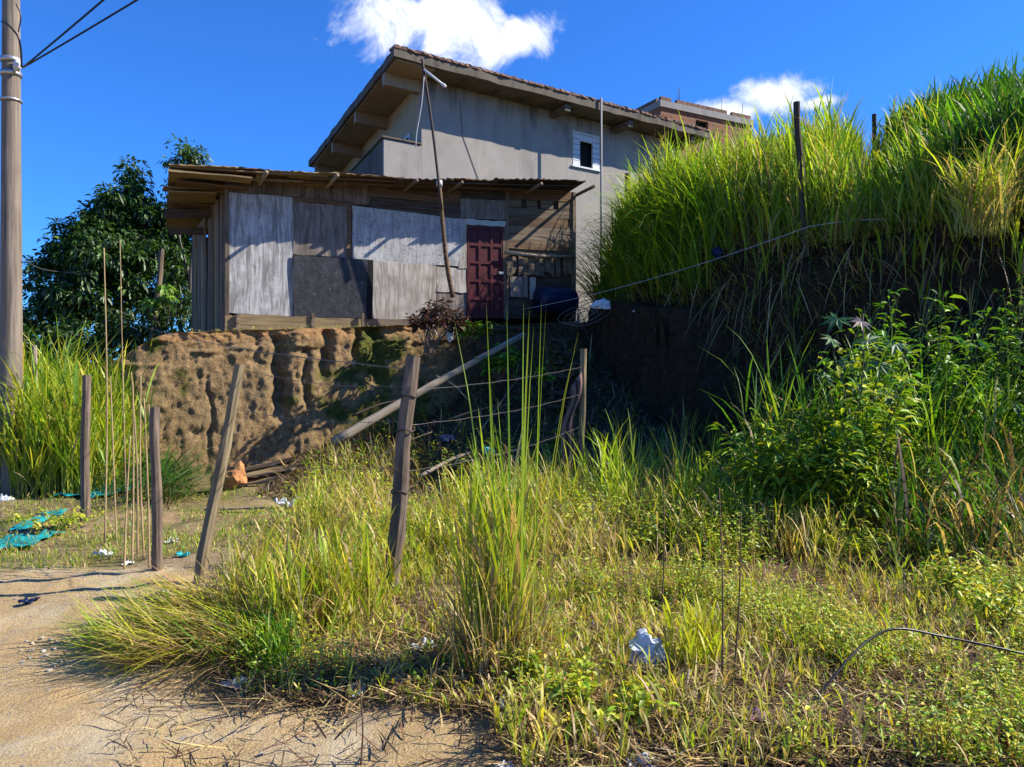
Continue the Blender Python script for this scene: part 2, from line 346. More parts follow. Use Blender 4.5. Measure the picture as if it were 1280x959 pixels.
# ------------------------------------------------------------------ terrain
HILL = [(3.4, 40), (2.7, 21), (2.15, 17.4), (2.45, 15.2), (3.35, 13.5), (4.45, 11.6), (5.75, 9.6), (6.5, 9.1), (7.6, 9.4), (9.5, 10.6), (16, 13.5), (45, 22), (45, 70), (3.4, 70)]
BANK = [(-12.5, 24), (-9.4, 19.0), (-8.1, 16.2), (-7.2, 14.0), (-6.75, 12.85), (-6.2, 12.62), (-5.2, 13.02), (-4.2, 13.45), (-3.1, 13.95), (-2.0, 14.4), (-1.0, 14.9), (.2, 15.5), (1.1, 15.95), (2.6, 16.6)]
def hg(x, y):
    x = np.asarray(x, float); y = np.asarray(y, float)
    z = .45*ss(10.3, 13.3, y)*ss(-5.6, -2.6, x)+.12*ss(11, 13.5, y)*ss(-3, -5.5, x)
    z = z+1.95*np.exp(-((x-.8)**2+(y-15.6)**2)/2.4**2)
    z = z-.05*np.clip(-x-2.2, 0, 6)*ss(11, 7, y)
    z = z+2.0*ss(14.5, 18.5, y)*ss(-8.0, -10.5, x)*np.exp(-np.clip(y-22, 0, None)/60)
    z = z+(.09*fbm(xy(x, y, .7), 3)+.05*fbm(xy(x, y, 3.2, 3), 5, .6))*ss(60, 20, np.abs(y))*ss(60, 20, np.abs(x))
    return z
def hill_d(x, y): return poly_sd(HILL, np.asarray(x, float), np.asarray(y, float))
def hhill(x, y, d=None):
    x = np.asarray(x, float); y = np.asarray(y, float)
    if d is None: d = hill_d(x, y)
    dn = d+.14*fbm(xy(x, y, 1.1, 4), 4)*1.0
    top = 3.72+1.15*np.exp(-((y-15.8)/2.7)**2)*ss(-.2, 1.0, d)+.30*np.clip(d-1.2, 0, 3.5)+.10*np.clip(x-6.5, 0, 6)*ss(.5, 2, d)+.12*fbm(xy(x, y, .8, 9), 3)+.3*ss(15.5, 18.5, y)*0
    led = ss(11.9, 13.2, y)*ss(18, 16, y)                       # a ledge on the cut nearer the shack
    prof = (1-led)*ss(-.42, .30, dn)+led*(.74*ss(-.95, -.62, dn)+.26*ss(-.05, .35, dn))
    g = hg(x, y)-.25
    return g+(top-g)*prof
def axis(lo, hi, st, far, g=1.22):
    a = list(np.arange(lo, hi+1e-6, st)); s = st; v = hi
    while v < far: s *= g; v += s; a.append(v)
    s = st; v = lo; b = []
    while v > -far: s *= g; v -= s; b.append(v)
    return np.array(b[::-1]+a)
def grid(xs, ys):
    X, Y = np.meshgrid(xs, ys); n, m = X.shape; i = np.arange(n*m).reshape(n, m)
    Q = np.stack([i[:-1, :-1], i[:-1, 1:], i[1:, 1:], i[1:, :-1]], -1).reshape(-1, 4); return X.ravel(), Y.ravel(), Q
X, Y, Q = grid(axis(-9, 9, .055, 4000), axis(1.5, 16, .055, 4000))
Z = hg(X, Y)
SAND = [gnd(-250, 686), gnd(120, 690), gnd(235, 700), gnd(275, 735), gnd(215, 765), gnd(330, 862), gnd(470, 865), gnd(600, 890), gnd(660, 960), (.3, 2), (.5, -4), (-30, -4), (-30, 7)]
sd = poly_sd(SAND, X, Y)+.16*fbm(xy(X, Y, 2.2, 2), 4)
sand = ss(-.12, .22, sd)
path2 = poly_sd([gnd(-200, 610), gnd(160, 640), gnd(330, 600), gnd(420, 650), gnd(260, 700), gnd(-200, 700)], X, Y)
sand = np.maximum(sand, .45*ss(-.3, .3, path2+.5*fbm(xy(X, Y, 1.5, 5), 4)))
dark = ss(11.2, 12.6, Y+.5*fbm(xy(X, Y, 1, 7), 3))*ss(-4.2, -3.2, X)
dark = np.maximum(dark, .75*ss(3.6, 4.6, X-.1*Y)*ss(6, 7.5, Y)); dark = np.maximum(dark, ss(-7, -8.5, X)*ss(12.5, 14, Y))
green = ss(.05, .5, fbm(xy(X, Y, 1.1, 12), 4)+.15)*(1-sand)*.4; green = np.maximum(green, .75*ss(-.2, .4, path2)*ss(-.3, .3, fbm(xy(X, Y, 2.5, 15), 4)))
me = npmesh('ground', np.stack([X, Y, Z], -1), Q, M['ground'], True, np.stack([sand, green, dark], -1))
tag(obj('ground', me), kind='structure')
# hillside
X, Y, Q = grid(axis(1, 9.5, .075, 70, 1.2), axis(7, 18.5, .075, 75, 1.2))
k = (X > -2) & (Y > 4); D = hill_d(X, Y); Z = hhill(X, Y, D)
cl = ss(-1.3, -.5, D)*ss(.9, .2, D)
Ph = np.stack([X, Y, Z], -1); kk = (cl > .01); w1 = np.zeros_like(X); w2 = w1.copy(); w1[kk], w2[kk] = worley(Ph[kk]*np.array([1.9, 1.9, 1.4])+.4*fbm(Ph[kk]*1.5, 3)[:, None])
v1 = np.zeros_like(X); v1[kk] = worley(Ph[kk]*6)[0]
wd_ = (.32*w1+.10*ss(.2, 0, w2-w1)*kk+.12*v1-.15)*cl; ox = .2*fbm(np.stack([X*1.6, Y*1.6, Z*1.6], -1), 4)*cl+.86*wd_; oy = .2*fbm(np.stack([X*1.6+9, Y*1.6, Z*1.6], -1), 4)*cl+.51*wd_
keep = (D[Q].max(1) > -1.5)
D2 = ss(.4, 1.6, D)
me = npmesh('hillside', np.stack([X+ox, Y+oy, Z], -1), Q[keep], M['bank'], True, np.stack([.0*X, D2*.3, np.maximum(ss(.7, .35, D)*.95, .5*D2)], -1))  # last channel darkens the cut face: its shade is put into the soil colour
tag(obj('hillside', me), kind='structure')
# bank under the shack: eroded face (ribbon) and flat top
bp = [Vector((a, b, 0)) for a, b in BANK]; cp = curve_pts(bp, 30)
seg = [0]
for a, b in zip(cp, cp[1:]): seg.append(seg[-1]+(b-a).length)
S = np.arange(0, seg[-1], .03); px_ = np.interp(S, seg, [p.x for p in cp]); py_ = np.interp(S, seg, [p.y for p in cp])
tx = np.gradient(px_); ty = np.gradient(py_); ln = np.hypot(tx, ty); nx, ny = ty/ln, -tx/ln     # outward (towards camera side)
for arr in (nx, ny): arr[:] = np.convolve(np.pad(arr, 15, 'edge'), np.ones(31)/31, 'valid')
def ztop(x, y): return 2.48-.5*ss(-5.5, -6.9, x)+.06*np.clip(x+5.2, -2, 8)+.05*fbm(xy(x, y, 1.5, 21), 3)
nv = 90; v = np.linspace(0, 1, nv)
SS, VV = np.meshgrid(S, v, indexing='ij'); PX = px_[:, None]+0*VV; PY = py_[:, None]+0*VV; NX = nx[:, None]; NY = ny[:, None]
zb = hg(PX+NX*.5, PY+NY*.5)-.25; zt = ztop(PX, PY); ZZ = zb+(zt-zb)*np.sin(VV*math.pi/2)**.9
P3 = np.stack([PX, PY, ZZ], -1)
pxl = CX+F*PX/PY
off = .62*(1-VV)**1.6+.05
off += .16*fbm(P3*np.array([1.1, 1.1, .5]), 4, .45)
fl = fbm(np.stack([SS*3.6+.5*fbm(P3*1.3, 2), ZZ*.45, 0*SS], -1), 4, .6); off += .02*fl*ss(1.0, .75, VV)
for c, wd, dp, lo, hi in ((350, 8, .36, .25, .80), (404, 7, .36, .42, .9), (262, 3, .07, .1, .5), (318, 4, .08, .5, .85), (470, 9, .2, .3, .9), (446, 4, .22, .4, .95), (378, 4, .15, .2, .6)):
    cc = c+13*fbm(np.stack([SS*0, ZZ*1.8, SS*0+c], -1), 4, .6)
    off -= dp*(.7+.6*fbm(P3*3+c, 3))*np.exp(-np.abs((pxl-cc)/wd)**2.4)*ss(lo-.1, lo+.1, VV)*ss(hi+.06, hi-.1, VV)
rid = np.abs(fbm(P3*np.array([3.5, 3.5, 2.5]), 3)); off += .04*(rid-.2)*ss(.55, .8, VV)+.05*fbm(P3*9, 3)
wob_ = .35*fbm(P3*1.4, 3)
off += .06*np.abs(fbm(np.stack([SS*1.1+wob_, ZZ*.35, 0*SS+2], -1), 3, .6))-.08
off += .045*np.abs(fbm(np.stack([SS*4.2+wob_*2, ZZ*.9, 0*SS+7], -1), 3, .6))-.03
off += .05*fbm(P3*np.array([3, 3, 1.4]), 3, .6)+.022*fbm(P3*np.array([9, 9, 4.]), 3, .7)+.03*fbm(P3*np.array([26, 26, 20.]), 2, .7)
shelf = fbm(np.stack([SS*.8, ZZ*3.2, 0*SS+11], -1), 3); off += .05*np.sign(shelf)*ss(.0, .08, np.abs(shelf))*ss(.45, .7, VV)
lip = ss(.82, 1, VV); off = off*(1-.6*lip)+.08*lip*fbm(P3*5, 3)
BX, BY = PX+NX*off, PY+NY*off
n, m_ = SS.shape; I = np.arange(n*m_).reshape(n, m_); Q = np.stack([I[:-1, :-1], I[1:, :-1], I[1:, 1:], I[:-1, 1:]], -1).reshape(-1, 4)
orange = np.clip(ss(.66, .92, VV+.12*fbm(P3*2, 3))+.0, 0, 1)
moss = ss(.05, .35, fbm(P3*2.2+5, 4)+.9*np.exp(-((pxl-468)/42)**2)-.25+.25*np.exp(-((pxl-395)/18)**2))
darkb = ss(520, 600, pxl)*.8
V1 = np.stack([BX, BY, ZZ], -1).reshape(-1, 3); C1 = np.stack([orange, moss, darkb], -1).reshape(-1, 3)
# plateau strips running back to a line behind the house
nb = 40; tb = np.linspace(0, 1, nb)**1.6
ex, ey, ez = BX[:, -1], BY[:, -1], ZZ[:, -1]; gx = np.interp(S, [S[0], S[-1]], [-12, 5]); gy = np.full_like(S, 30.)
TX = ex[:, None]+(gx-ex)[:, None]*tb; TY = ey[:, None]+(gy-ey)[:, None]*tb; TZ = ztop(TX, TY)*0+ez[:, None]+.07*fbm(np.stack([TX*2, TY*2, 0*TX], -1), 3)*np.minimum(1, tb*8)
TZ = TZ+.25*tb
V2 = np.stack([TX, TY, TZ], -1).reshape(-1, 3); J = np.arange(n*nb).reshape(n, nb)+len(V1); Q2 = np.stack([J[:-1, :-1], J[1:, :-1], J[1:, 1:], J[:-1, 1:]], -1).reshape(-1, 4)
C2 = np.stack([.9+0*TX, .8*ss(0, .4, fbm(np.stack([TX*1.5, TY*1.5, 0*TX+3], -1), 3)), 0*TX], -1).reshape(-1, 3)
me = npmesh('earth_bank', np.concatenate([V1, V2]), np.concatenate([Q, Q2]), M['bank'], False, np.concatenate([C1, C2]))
tag(obj('earth_bank', me), kind='structure')
def surf(x, y):
    """height of whatever ground is on top at x, y (numbers or arrays)"""
    d = hill_d(x, y); return np.where(d > -.6, np.maximum(hhill(x, y, d), hg(x, y)), hg(x, y))

# ------------------------------------------------------------------ shack
SD = Vector((math.cos(R(25)), math.sin(R(25)), 0)); SN = Vector((SD.y, -SD.x, 0)); SC = Vector((-.58, 16, 0))-SD*5.05   # left front corner
def s_uz(px, py, out=0):
    o = SC+SN*out; dx = (px-CX)/F                    # o + u*SD on ray x = dx*y
    u = (dx*o.y-o.x)/(SD.x-dx*SD.y); Yd = o.y+u*SD.y; return u, CAMZ-(py-CY)/F*Yd
def s_w(u, z, out=0): p = SC+SD*u+SN*out; return Vector((p.x, p.y, z))
shack = empty('wooden_shack', (SC.x, SC.y, 2.55), 'patched wooden shack with whitewashed panels, maroon door and sagging plank roof', 'shack')
def spanel(name, quad, out, th, mat, parent=None, pr=True, nx_=6, nz_=5, warp=.008):
    """board on the front wall; quad = TL, TR, BR, BL in picture coordinates on the wall plane"""
    parent = parent or shack
    c = [s_uz(*q, out) for q in quad]; um = sum(q[0] for q in c)/4; zm = sum(q[1] for q in c)/4
    V = []; Fc = []; r = random.Random(quad[0][0]*7+quad[0][1]); ph = r.random()*50
    for side in (0, 1):
        for j in range(nz_+1):
            for i in range(nx_+1):
                a, b = i/nx_, j/nz_
                u = (c[0][0]*(1-a)+c[1][0]*a)*(1-b)+(c[3][0]*(1-a)+c[2][0]*a)*b; z = (c[0][1]*(1-a)+c[1][1]*a)*(1-b)+(c[3][1]*(1-a)+c[2][1]*a)*b
                wv = warp*math.sin(u*2.3+ph)+warp*math.cos(z*3.1+ph)
                if i in (0, nx_): u += r.uniform(-1, 1)*.012
                if j in (0, nz_): z += r.uniform(-1, 1)*.012
                V.append((u-um, (0 if side == 0 else th)-wv, z-zm))
    st = (nx_+1)*(nz_+1); I = lambda s, i, j: s*st+j*(nx_+1)+i
    for j in range(nz_):
        for i in range(nx_):
            Fc.append((I(0, i, j+1), I(0, i+1, j+1), I(0, i+1, j), I(0, i, j))); Fc.append((I(1, i, j), I(1, i+1, j), I(1, i+1, j+1), I(1, i, j+1)))
    for i in range(nx_):
        Fc.append((I(0, i, 0), I(0, i+1, 0), I(1, i+1, 0), I(1, i, 0))); Fc.append((I(1, i, nz_), I(1, i+1, nz_), I(0, i+1, nz_), I(0, i, nz_)))
    for j in range(nz_):
        Fc.append((I(0, 0, j+1), I(0, 0, j), I(1, 0, j), I(1, 0, j+1))); Fc.append((I(0, nx_, j), I(0, nx_, j+1), I(1, nx_, j+1), I(1, nx_, j)))
    p = SC+SD*um+SN*out
    return obj(name, mesh(name, V, Fc, mat), parent, frame((p.x, p.y, zm), SD, -SN, Vector((0, 0, 1))))
def rq(x0, y0, x1, y1, s=.06): # a quad whose top and bottom follow the wall's perspective
    k = (CY-y0)*0; d = lambda y: (CY-y)*(x1-x0)*.00044
    return ((x0, y0), (x1, y0+d(y0)), (x1, y1+d(y1)), (x0, y1))
# dark core behind the boards so that gaps stay dark
spanel('back_lining', ((284, 226), (719, 240), (719, 398), (284, 398)), -.06, .03, M['darkwood'])
tag(spanel('wall_panel', ((283.5, 240), (366, 247), (366, 396), (283.5, 391)), .02, .02, M['whiteply']), 'tall whitewashed plywood panel at the corner')
tag(spanel('wall_panel', ((285, 216), (378, 222), (378, 247), (285, 242)), .008, .02, M['brownply']), 'brown plywood strip under the roof')
spanel('wall_panel', ((378.5, 222), (462, 228), (462, 257), (378.5, 248)), .012, .02, M['brownply'])
spanel('wall_panel', ((366.6, 252), (434, 257), (434, 322), (366.6, 318)), .004, .02, M['greyply'])
spanel('batten', ((366.6, 246.5), (440, 252), (440, 257), (366.6, 251.5)), .026, .03, M['brownwood'])
spanel('batten', ((434.5, 257.5), (439.5, 258), (439.5, 324), (434.5, 323)), .03, .03, M['brownwood'])
tag(spanel('tarp_panel', ((366.5, 318.5), (459, 325), (459, 399), (366.5, 396.5)), .05, .025, M['tarp'], warp=.008), 'black scuffed sheet standing proud of the wall')
spanel('tarp_edge', ((459.5, 325), (466, 325.5), (466, 399), (459.5, 398.8)), .045, .03, M['black'])
tag(spanel('wall_panel', ((440.5, 257), (578, 274), (578, 333), (440.5, 325)), .022, .02, M['osb']), 'white board streaked with dark flecks')
spanel('wall_panel', ((462.6, 228), (577, 238), (577, 255), (462.6, 246)), .006, .025, M['brownwood'])
spanel('wall_panel', ((462.6, 246.5), (577, 255.5), (577, 274), (462.6, 259)), .001, .02, M['darkwood'])
spanel('wall_panel', ((460, 326), (546, 331), (546, 400), (460, 398)), .008, .02, M['creamply'])
spanel('wall_panel', ((546.5, 333.5), (583, 336), (583, 366), (546.5, 365)), .018, .02, M['creamply'])
spanel('wall_panel', ((546.5, 365.6), (583, 366.6), (583, 399), (546.5, 400)), .006, .02, M['greyply'])
spanel('batten', ((573.5, 273), (583, 274), (583, 335.5), (573.5, 335)), .034, .025, M['creamply'])
spanel('wall_panel', ((576, 248), (634, 251), (634, 274.5), (576, 272.5)), .03, .02, M['greyply'])
spanel('wall_panel', ((577.5, 233), (634, 236), (634, 250.5), (577.5, 247.5)), .02, .025, M['darkwood'])
# sill boards on the bank
spanel('sill_board', ((281, 394.5), (297, 395), (297, 413), (281, 413)), .05, .05, M['yelwood'])
spanel('sill_board', ((297.5, 393), (390, 396), (390, 411.5), (297.5, 413)), .07, .05, M['yelwood'])
spanel('sill_board', ((392, 397), (452, 398), (452, 410), (392, 411)), .05, .05, M['yelwood'])
spanel('sill_board', ((454, 398.5), (583, 400), (583, 409), (454, 410)), .03, .05, M['oldwood'])
for x in (297, 391, 453): spanel('sill_stake', ((x-1.5, 392), (x+2, 392), (x+2, 413), (x-1.5, 413)), .11, .04, M['oldwood'])
# door
door = spanel('door', ((584, 280.5), (628, 283.5), (629, 397), (586, 396)), .005, .04, M['maroon'], warp=0)
tag(door, 'maroon panelled door, its top in shade')
for k in range(3):
    for j in range(5):
        x0 = 587+k*14.2; y0 = 285+j*22.4
        q = ((x0, y0+1.2+k*.9), (x0+11.2, y0+2+k*.9), (x0+11.4, y0+19.6+k*.4), (x0+.2, y0+19+k*.4))
        spanel('door_panel', q, .004, .02, M['maroon'], door, warp=0, nx_=1, nz_=1)
        for (a, b) in ((0, 1), (1, 2), (2, 3), (3, 0)):
            pass
for k in range(4):
    x0 = 584+k*14.3; spanel('door_stile', ((x0, 281), (x0+3.1, 281.3), (x0+3.4, 396.5), (x0+.3, 396.5)), .03, .026, M['maroon'], door, warp=0, nx_=1, nz_=1)
for j in range(6):
    y0 = 281+j*22.5; y1 = min(y0+3.6, 397); spanel('door_rail', ((584.2, y0), (627.8, y0+2.6-j*.35), (628, y1+2.6-j*.35), (584.4, y1)), .0285, .025, M['maroon'], door, warp=0, nx_=1, nz_=1)
spanel('door_handle', ((624, 340), (630, 340), (630, 342.5), (624, 342.5)), .07, .03, M['steel'], door, warp=0, nx_=1, nz_=1)
spanel('door_lintel', ((582, 273.5), (633, 277), (631, 283.5), (583, 280.5)), .04, .05, M['palegreen'])
spanel('door_jamb', ((629, 284), (633.5, 284.3), (634, 398), (630, 398)), .035, .05, M['oldwood'])
# right section: horizontal weathered boards
ys = [236, 248, 259, 270, 281, 291, 301, 310, 318]
for j in range(8):
    sp = 634.5+random.uniform(-.5, 1); ex_ = 716+random.uniform(-2, 3); y0, y1 = ys[j], ys[j+1]
    m = M['oldwood'] if j % 3 else M['brownwood']; o_ = random.uniform(.0, .035)
    if j == 1:
        for a, b in ((sp, 652), (658, 672), (676, 692), (698, ex_)): spanel('wall_board', ((a, y0+.8+(a-634)*.05), (b, y0+.8+(b-634)*.05), (b, y1+(b-634)*.05), (a, y1+(a-634)*.05)), .012, .025, m, nx_=3, nz_=1)
    else: spanel('wall_board', ((sp, y0+.8), (ex_, y0+4), (ex_, y1+4.2), (sp, y1+.5)), o_, .025, m, nz_=1)
for j in range(12):
    x0 = 634+j*6.8; spanel('bark_slab', ((x0, 321+random.uniform(-2, 2)), (x0+6.3, 322+random.uniform(-2, 2)), (x0+6.5+random.uniform(-2, 2), 344+random.uniform(-6, 4)), (x0+random.uniform(-2, 2), 344+random.uniform(-6, 4))), random.uniform(.02, .07), .02, M['oldwood'], nx_=2, nz_=3, warp=.02)
u0, z0 = s_uz(631, 316, .12); u1, z1 = s_uz(717, 321, .12); tube('cross_pole', [s_w(u0, z0, .12), s_w((u0+u1)/2, (z0+z1)/2-.03, .12), s_w(u1, z1, .12)], .035, M['polewood'], shack, base=None)
spanel('wall_panel', ((638, 346), (660, 347), (660, 372), (638, 371)), .03, .02, M['greyply'])
spanel('wall_panel', ((662, 347), (669, 347), (669, 374), (662, 374)), .05, .02, M['creamply'])
spanel('wall_board', ((634, 373), (716, 377), (716, 396), (634, 394)), -.02, .03, M['darkwood'])
for x in (284, 718, 634): # posts
    a, b = s_uz(x, 400, .03); c, d = s_uz(x, 224 if x < 700 else 240, .03)
    plank('corner_post', s_w(a, b, .0), s_w(c, d, .0), .08, .07, M['oldwood'], shack, SN)
# left side wall of vertical planks
SB = Vector((-.565, .825, 0)).normalized(); LW = 2.75; nP = 13
for j in range(nP):
    a = (j+.5)/nP*LW; p = SC+SB*a; zb_ = 2.05; zt_ = 5.12-.14*a+random.uniform(-.05, .04)
    nrm = Vector((-SB.y, SB.x, 0)); p = p+nrm*random.uniform(-.01, .02)
    plank('side_plank', (p.x, p.y, zb_), (p.x+random.uniform(-.02, .02), p.y, zt_), LW/nP*random.uniform(.8, .97), .025, random.choice([M['oldwood'], M['oldwood'], M['yelwood'], M['brownwood']]), shack, SB, rag=.012)
bl = SC+SB*(LW)  # back and right walls close the shack
br_ = s_w(s_uz(719, 300)[0], 0)+Vector((-.2, 3.0, 0))
def wallq(name, a, b, z0, z1, mat, parent, th=.04):
    a, b = Vector((a.x, a.y, 0)), Vector((b.x, b.y, 0)); d = (b-a).normalized(); mid = (a+b)/2
    return plank(name, (a.x, a.y, (z0+z1)/2), (b.x, b.y, (z0+z1)/2), z1-z0, th, mat, parent)
wallq('back_wall', bl, br_, 2.5, 4.7, M['darkwood'], shack); wallq('end_wall', s_w(s_uz(719, 300)[0]-.02, 0), br_, 2.6, 5.1, M['oldwood'], shack)
# roof: separate sheets over battens, eave overhanging
OH = .62
uL, zL = s_uz(216, 206, OH); uR, zR = s_uz(729, 229, OH)
def eave(u): return zL+(zR-zL)*(u-uL)/(uR-uL)-.05*math.sin((u-uL)/(uR-uL)*math.pi)
def corr_sheet(name, u0, u1, o0, o1, zoff, mat, slope=-.10, th=.02, nx_=14, ny_=8, amp=.012, jag=.02, per=.16):
    r = random.Random(u0*13+o1); V = []; Fc = []
    base = s_w((u0+u1)/2, eave((u0+u1)/2)+zoff, o0)
    for s in (0, 1):
        for j in range(ny_+1):
            for i in range(nx_+1):
                u = u0+(u1-u0)*i/nx_; o_ = o0+(o1-o0)*j/ny_
                if j == 0: o_ += r.uniform(-jag, jag)
                z = eave(u)+zoff+(OH-o_)*slope+amp*math.sin(u/per*2*math.pi)+s*th+.012*math.sin(u*3+o_*2)
                V.append(s_w(u, z, o_)-base)
    st = (nx_+1)*(ny_+1); I = lambda s, i, j: s*st+j*(nx_+1)+i
    for j in range(ny_):
        for i in range(nx_):
            Fc.append((I(0, i, j+1), I(0, i+1, j+1), I(0, i+1, j), I(0, i, j))); Fc.append((I(1, i, j), I(1, i+1, j), I(1, i+1, j+1), I(1, i, j+1)))
    for i in range(nx_):
        Fc.append((I(0, i, 0), I(0, i+1, 0), I(1, i+1, 0), I(1, i, 0))); Fc.append((I(1, i, ny_), I(1, i+1, ny_), I(0, i+1, ny_), I(0, i, ny_)))
    for j in range(ny_):
        Fc.append((I(0, 0, j+1), I(0, 0, j), I(1, 0, j), I(1, 0, j+1))); Fc.append((I(0, nx_, j), I(0, nx_, j+1), I(1, nx_, j+1), I(1, nx_, j)))
    return obj(name, mesh(name, V, Fc, mat), shack, Matrix.Translation(base))
us = np.linspace(uL, uR, 9)
for j in range(8):
    m = [M['yelwood'], M['brownwood'], M['yelwood'], M['brownwood'], M['darkwood'], M['brownwood'], M['darkwood'], M['darkwood']][j]
    corr_sheet('roof_sheet', us[j]-.06, us[j+1]+.05, OH+[.02, -.03, .04, .0, .03, -.04, .05, .02][j], -3.1, .012*(j % 2)+[0, 0, 0, -.01, -.03, 0, .03, .02][j], m, amp=.012 if j > 3 else .004)
# eave boards (fascia-like laths, uneven) and rafters
for a, b, dz, o_, wd, m in ((uL-.05, uL+2.6, -.02, .52, .10, 'yelwood'), (uL+2.3, uL+4.7, -.045, .48, .08, 'brownwood'), (uL+4.5, uR-.1, -.045, .5, .07, 'darkwood'), (uL+.1, uL+2.2, -.09, .30, .09, 'yelwood'), (uL+1.9, uR-.3, -.10, .28, .08, 'brownwood')):
    plank('eave_lath', s_w(a, eave(a)+dz, o_), s_w(b, eave(b)+dz, o_), .022, wd, M[m], shack, (0, 0, 1), .004, 8)
for pxr, ext in ((324, .16), (408, .22), (505, .12), (560, .1), (655, .14), (722, .05)):
    u, _ = s_uz(pxr, 230, 0); zr = eave(u)-.085
    tube('rafter', [s_w(u+.03, zr+.02, OH+ext), s_w(u, zr-.02, -.2), s_w(u, zr-.33, -3.0)], .035, M['polewood'] if pxr < 430 else M['oldwood'], shack, k=7, wob=.1)
u, z = s_uz(323, 222, .3); tube('rafter_stub', [s_w(u, z, .45), s_w(u, z+.03, -.3)], .055, M['yelwood'], shack)
u, z = s_uz(463, 224, .25); plank('bracket_block', s_w(u-.13, z, .25), s_w(u+.13, z+.02, .25), .13, .1, M['yelwood'], shack)
# ragged board overhang on the left, laid across under the sheets
for j in range(7):
    o_ = .45-j*.42; u0 = uL-.02+random.uniform(-.14, .1); zz = eave(uL)-.06+(OH-o_)*-.10-.03*(j % 2)
    plank('overhang_board', s_w(u0, zz-.02, o_), s_w(uL+1.25+random.uniform(-.1, .1), zz, o_), .022, .33, random.choice([M['yelwood'], M['brownwood']]), shack, (0, 0, 1), .012)
plank('overhang_board', s_w(uL-.12, eave(uL)-.5, -1.0), s_w(uL+.85, eave(uL)-.42, -1.0), .16, .03, M['darkwood'], shack)
plank('overhang_board', s_w(uL-.05, eave(uL)-.28, -.4), s_w(uL+.75, eave(uL)-.22, -.4), .03, .5, M['yelwood'], shack)
plank('overhang_board', s_w(uL-.02, eave(uL)-.72, -1.6), s_w(uL+.75, eave(uL)-.66, -1.6), .14, .03, M['darkwood'], shack)

# ------------------------------------------------------------------ upper house
HC = Vector((-.1177*21, 21, 0)); HR = Vector((math.cos(R(34)), math.sin(R(34)), 0)); HN = Vector((HR.y, -HR.x, 0)); HB = Vector((-math.sin(R(25)), math.cos(R(25)), 0))
house = empty('rendered_house', (HC.x, HC.y, 3.0), 'two storey cement rendered house with deep mouldy eaves behind the shack', 'house')
def hq(px, py, out=0): # pixel on the right wall plane -> (u, z)
    o = HC+HN*out; dx = (px-CX)/F; u = (dx*o.y-o.x)/(HR.x-dx*HR.y); Yd = o.y+u*HR.y; return u, CAMZ-(py-CY)/F*Yd
def hw(u, z, out=0): p = HC+HR*u+HN*out; return Vector((p.x, p.y, z))
def prism(name, pts, z0, z1, mat, parent, zs=None):
    """vertical prism over a ground polygon"""
    n = len(pts); V = [(p[0], p[1], z0) for p in pts]+[(p[0], p[1], (zs[i] if zs else z1)) for i, p in enumerate(pts)]
    Fc = [tuple(range(n-1, -1, -1)), tuple(range(n, 2*n))]+[(i, (i+1) % n, n+(i+1) % n, n+i) for i in range(n)]
    return wobj(name, V, Fc, mat, parent, base=V[0])
zE = 9.93                                                    # underside of the roof slab
hL = 10.0
# right wall with a real window opening
wu0, wz1 = hq(716, 166); wu1, _ = hq(749, 172); _, wz0 = hq(716, 206.5)
def hbox(name, u0, u1, z0, z1, o0, o1, mat, parent=house):
    V = [hw(u, z, o) for z in (z0, z1) for u, o in ((u0, o0), (u1, o0), (u1, o1), (u0, o1))]
    return wobj(name, V, [(3, 2, 1, 0), (4, 5, 6, 7), (0, 1, 5, 4), (1, 2, 6, 5), (2, 3, 7, 6), (3, 0, 4, 7)], mat, parent, base=V[0])
hbox('wall', 0, wu0, 3, zE, 0, -.2, M['plaster']); hbox('wall', wu1, hL, 3, zE, 0, -.2, M['plaster'])
hbox('wall', wu0, wu1, 3, wz0, 0, -.2, M['plaster']); hbox('wall', wu0, wu1, wz1, zE, 0, -.2, M['plaster'])
win = hbox('window', wu0+.0, wu1, wz0, wz1, -.16, -.19, M['black'])
wd = wu1-wu0; wh = wz1-wz0
hbox('window_frame', wu0-.05, wu1+.05, wz1, wz1+.06, .03, -.1, M['whitepaint'], win); hbox('window_sill', wu0-.06, wu1+.06, wz0-.05, wz0, .06, -.1, M['whitepaint'], win)
for a, b in ((0, .26), (.74, 1.0)):
    for j in range(6): hbox('shutter_slat', wu0+wd*a, wu0+wd*b, wz0+wh*(j/6)+.01, wz0+wh*(j+1)/6-.006, .012, -.05, M['whitepaint'], win)
for j in range(4): hbox('shutter_slat', wu0+wd*(.26+.12*j)+.004, wu0+wd*(.26+.12*(j+1))-.004, wz0+wh*.80, wz1-.01, .012, -.05, M['whitepaint'], win)
# left wall under the eave, back volume
def hp(u, b, out=0): p = HC+HR*u+HB*b+HN*out; return (p.x, p.y)
prism('side_wall', [hp(0, .2), hp(.2, .2), hp(.2, 10), hp(0, 10)], 3, zE, M['yplaster'], house)
prism('back_wall', [hp(.2, 9.8), hp(hL, 9.8), hp(hL, 10), hp(.2, 10)], 3, zE, M['plaster'], house)
prism('end_wall', [hp(hL-.2, .2), hp(hL, .2), hp(hL, 9.8), hp(hL-.2, 9.8)], 3, zE, M['plaster'], house)
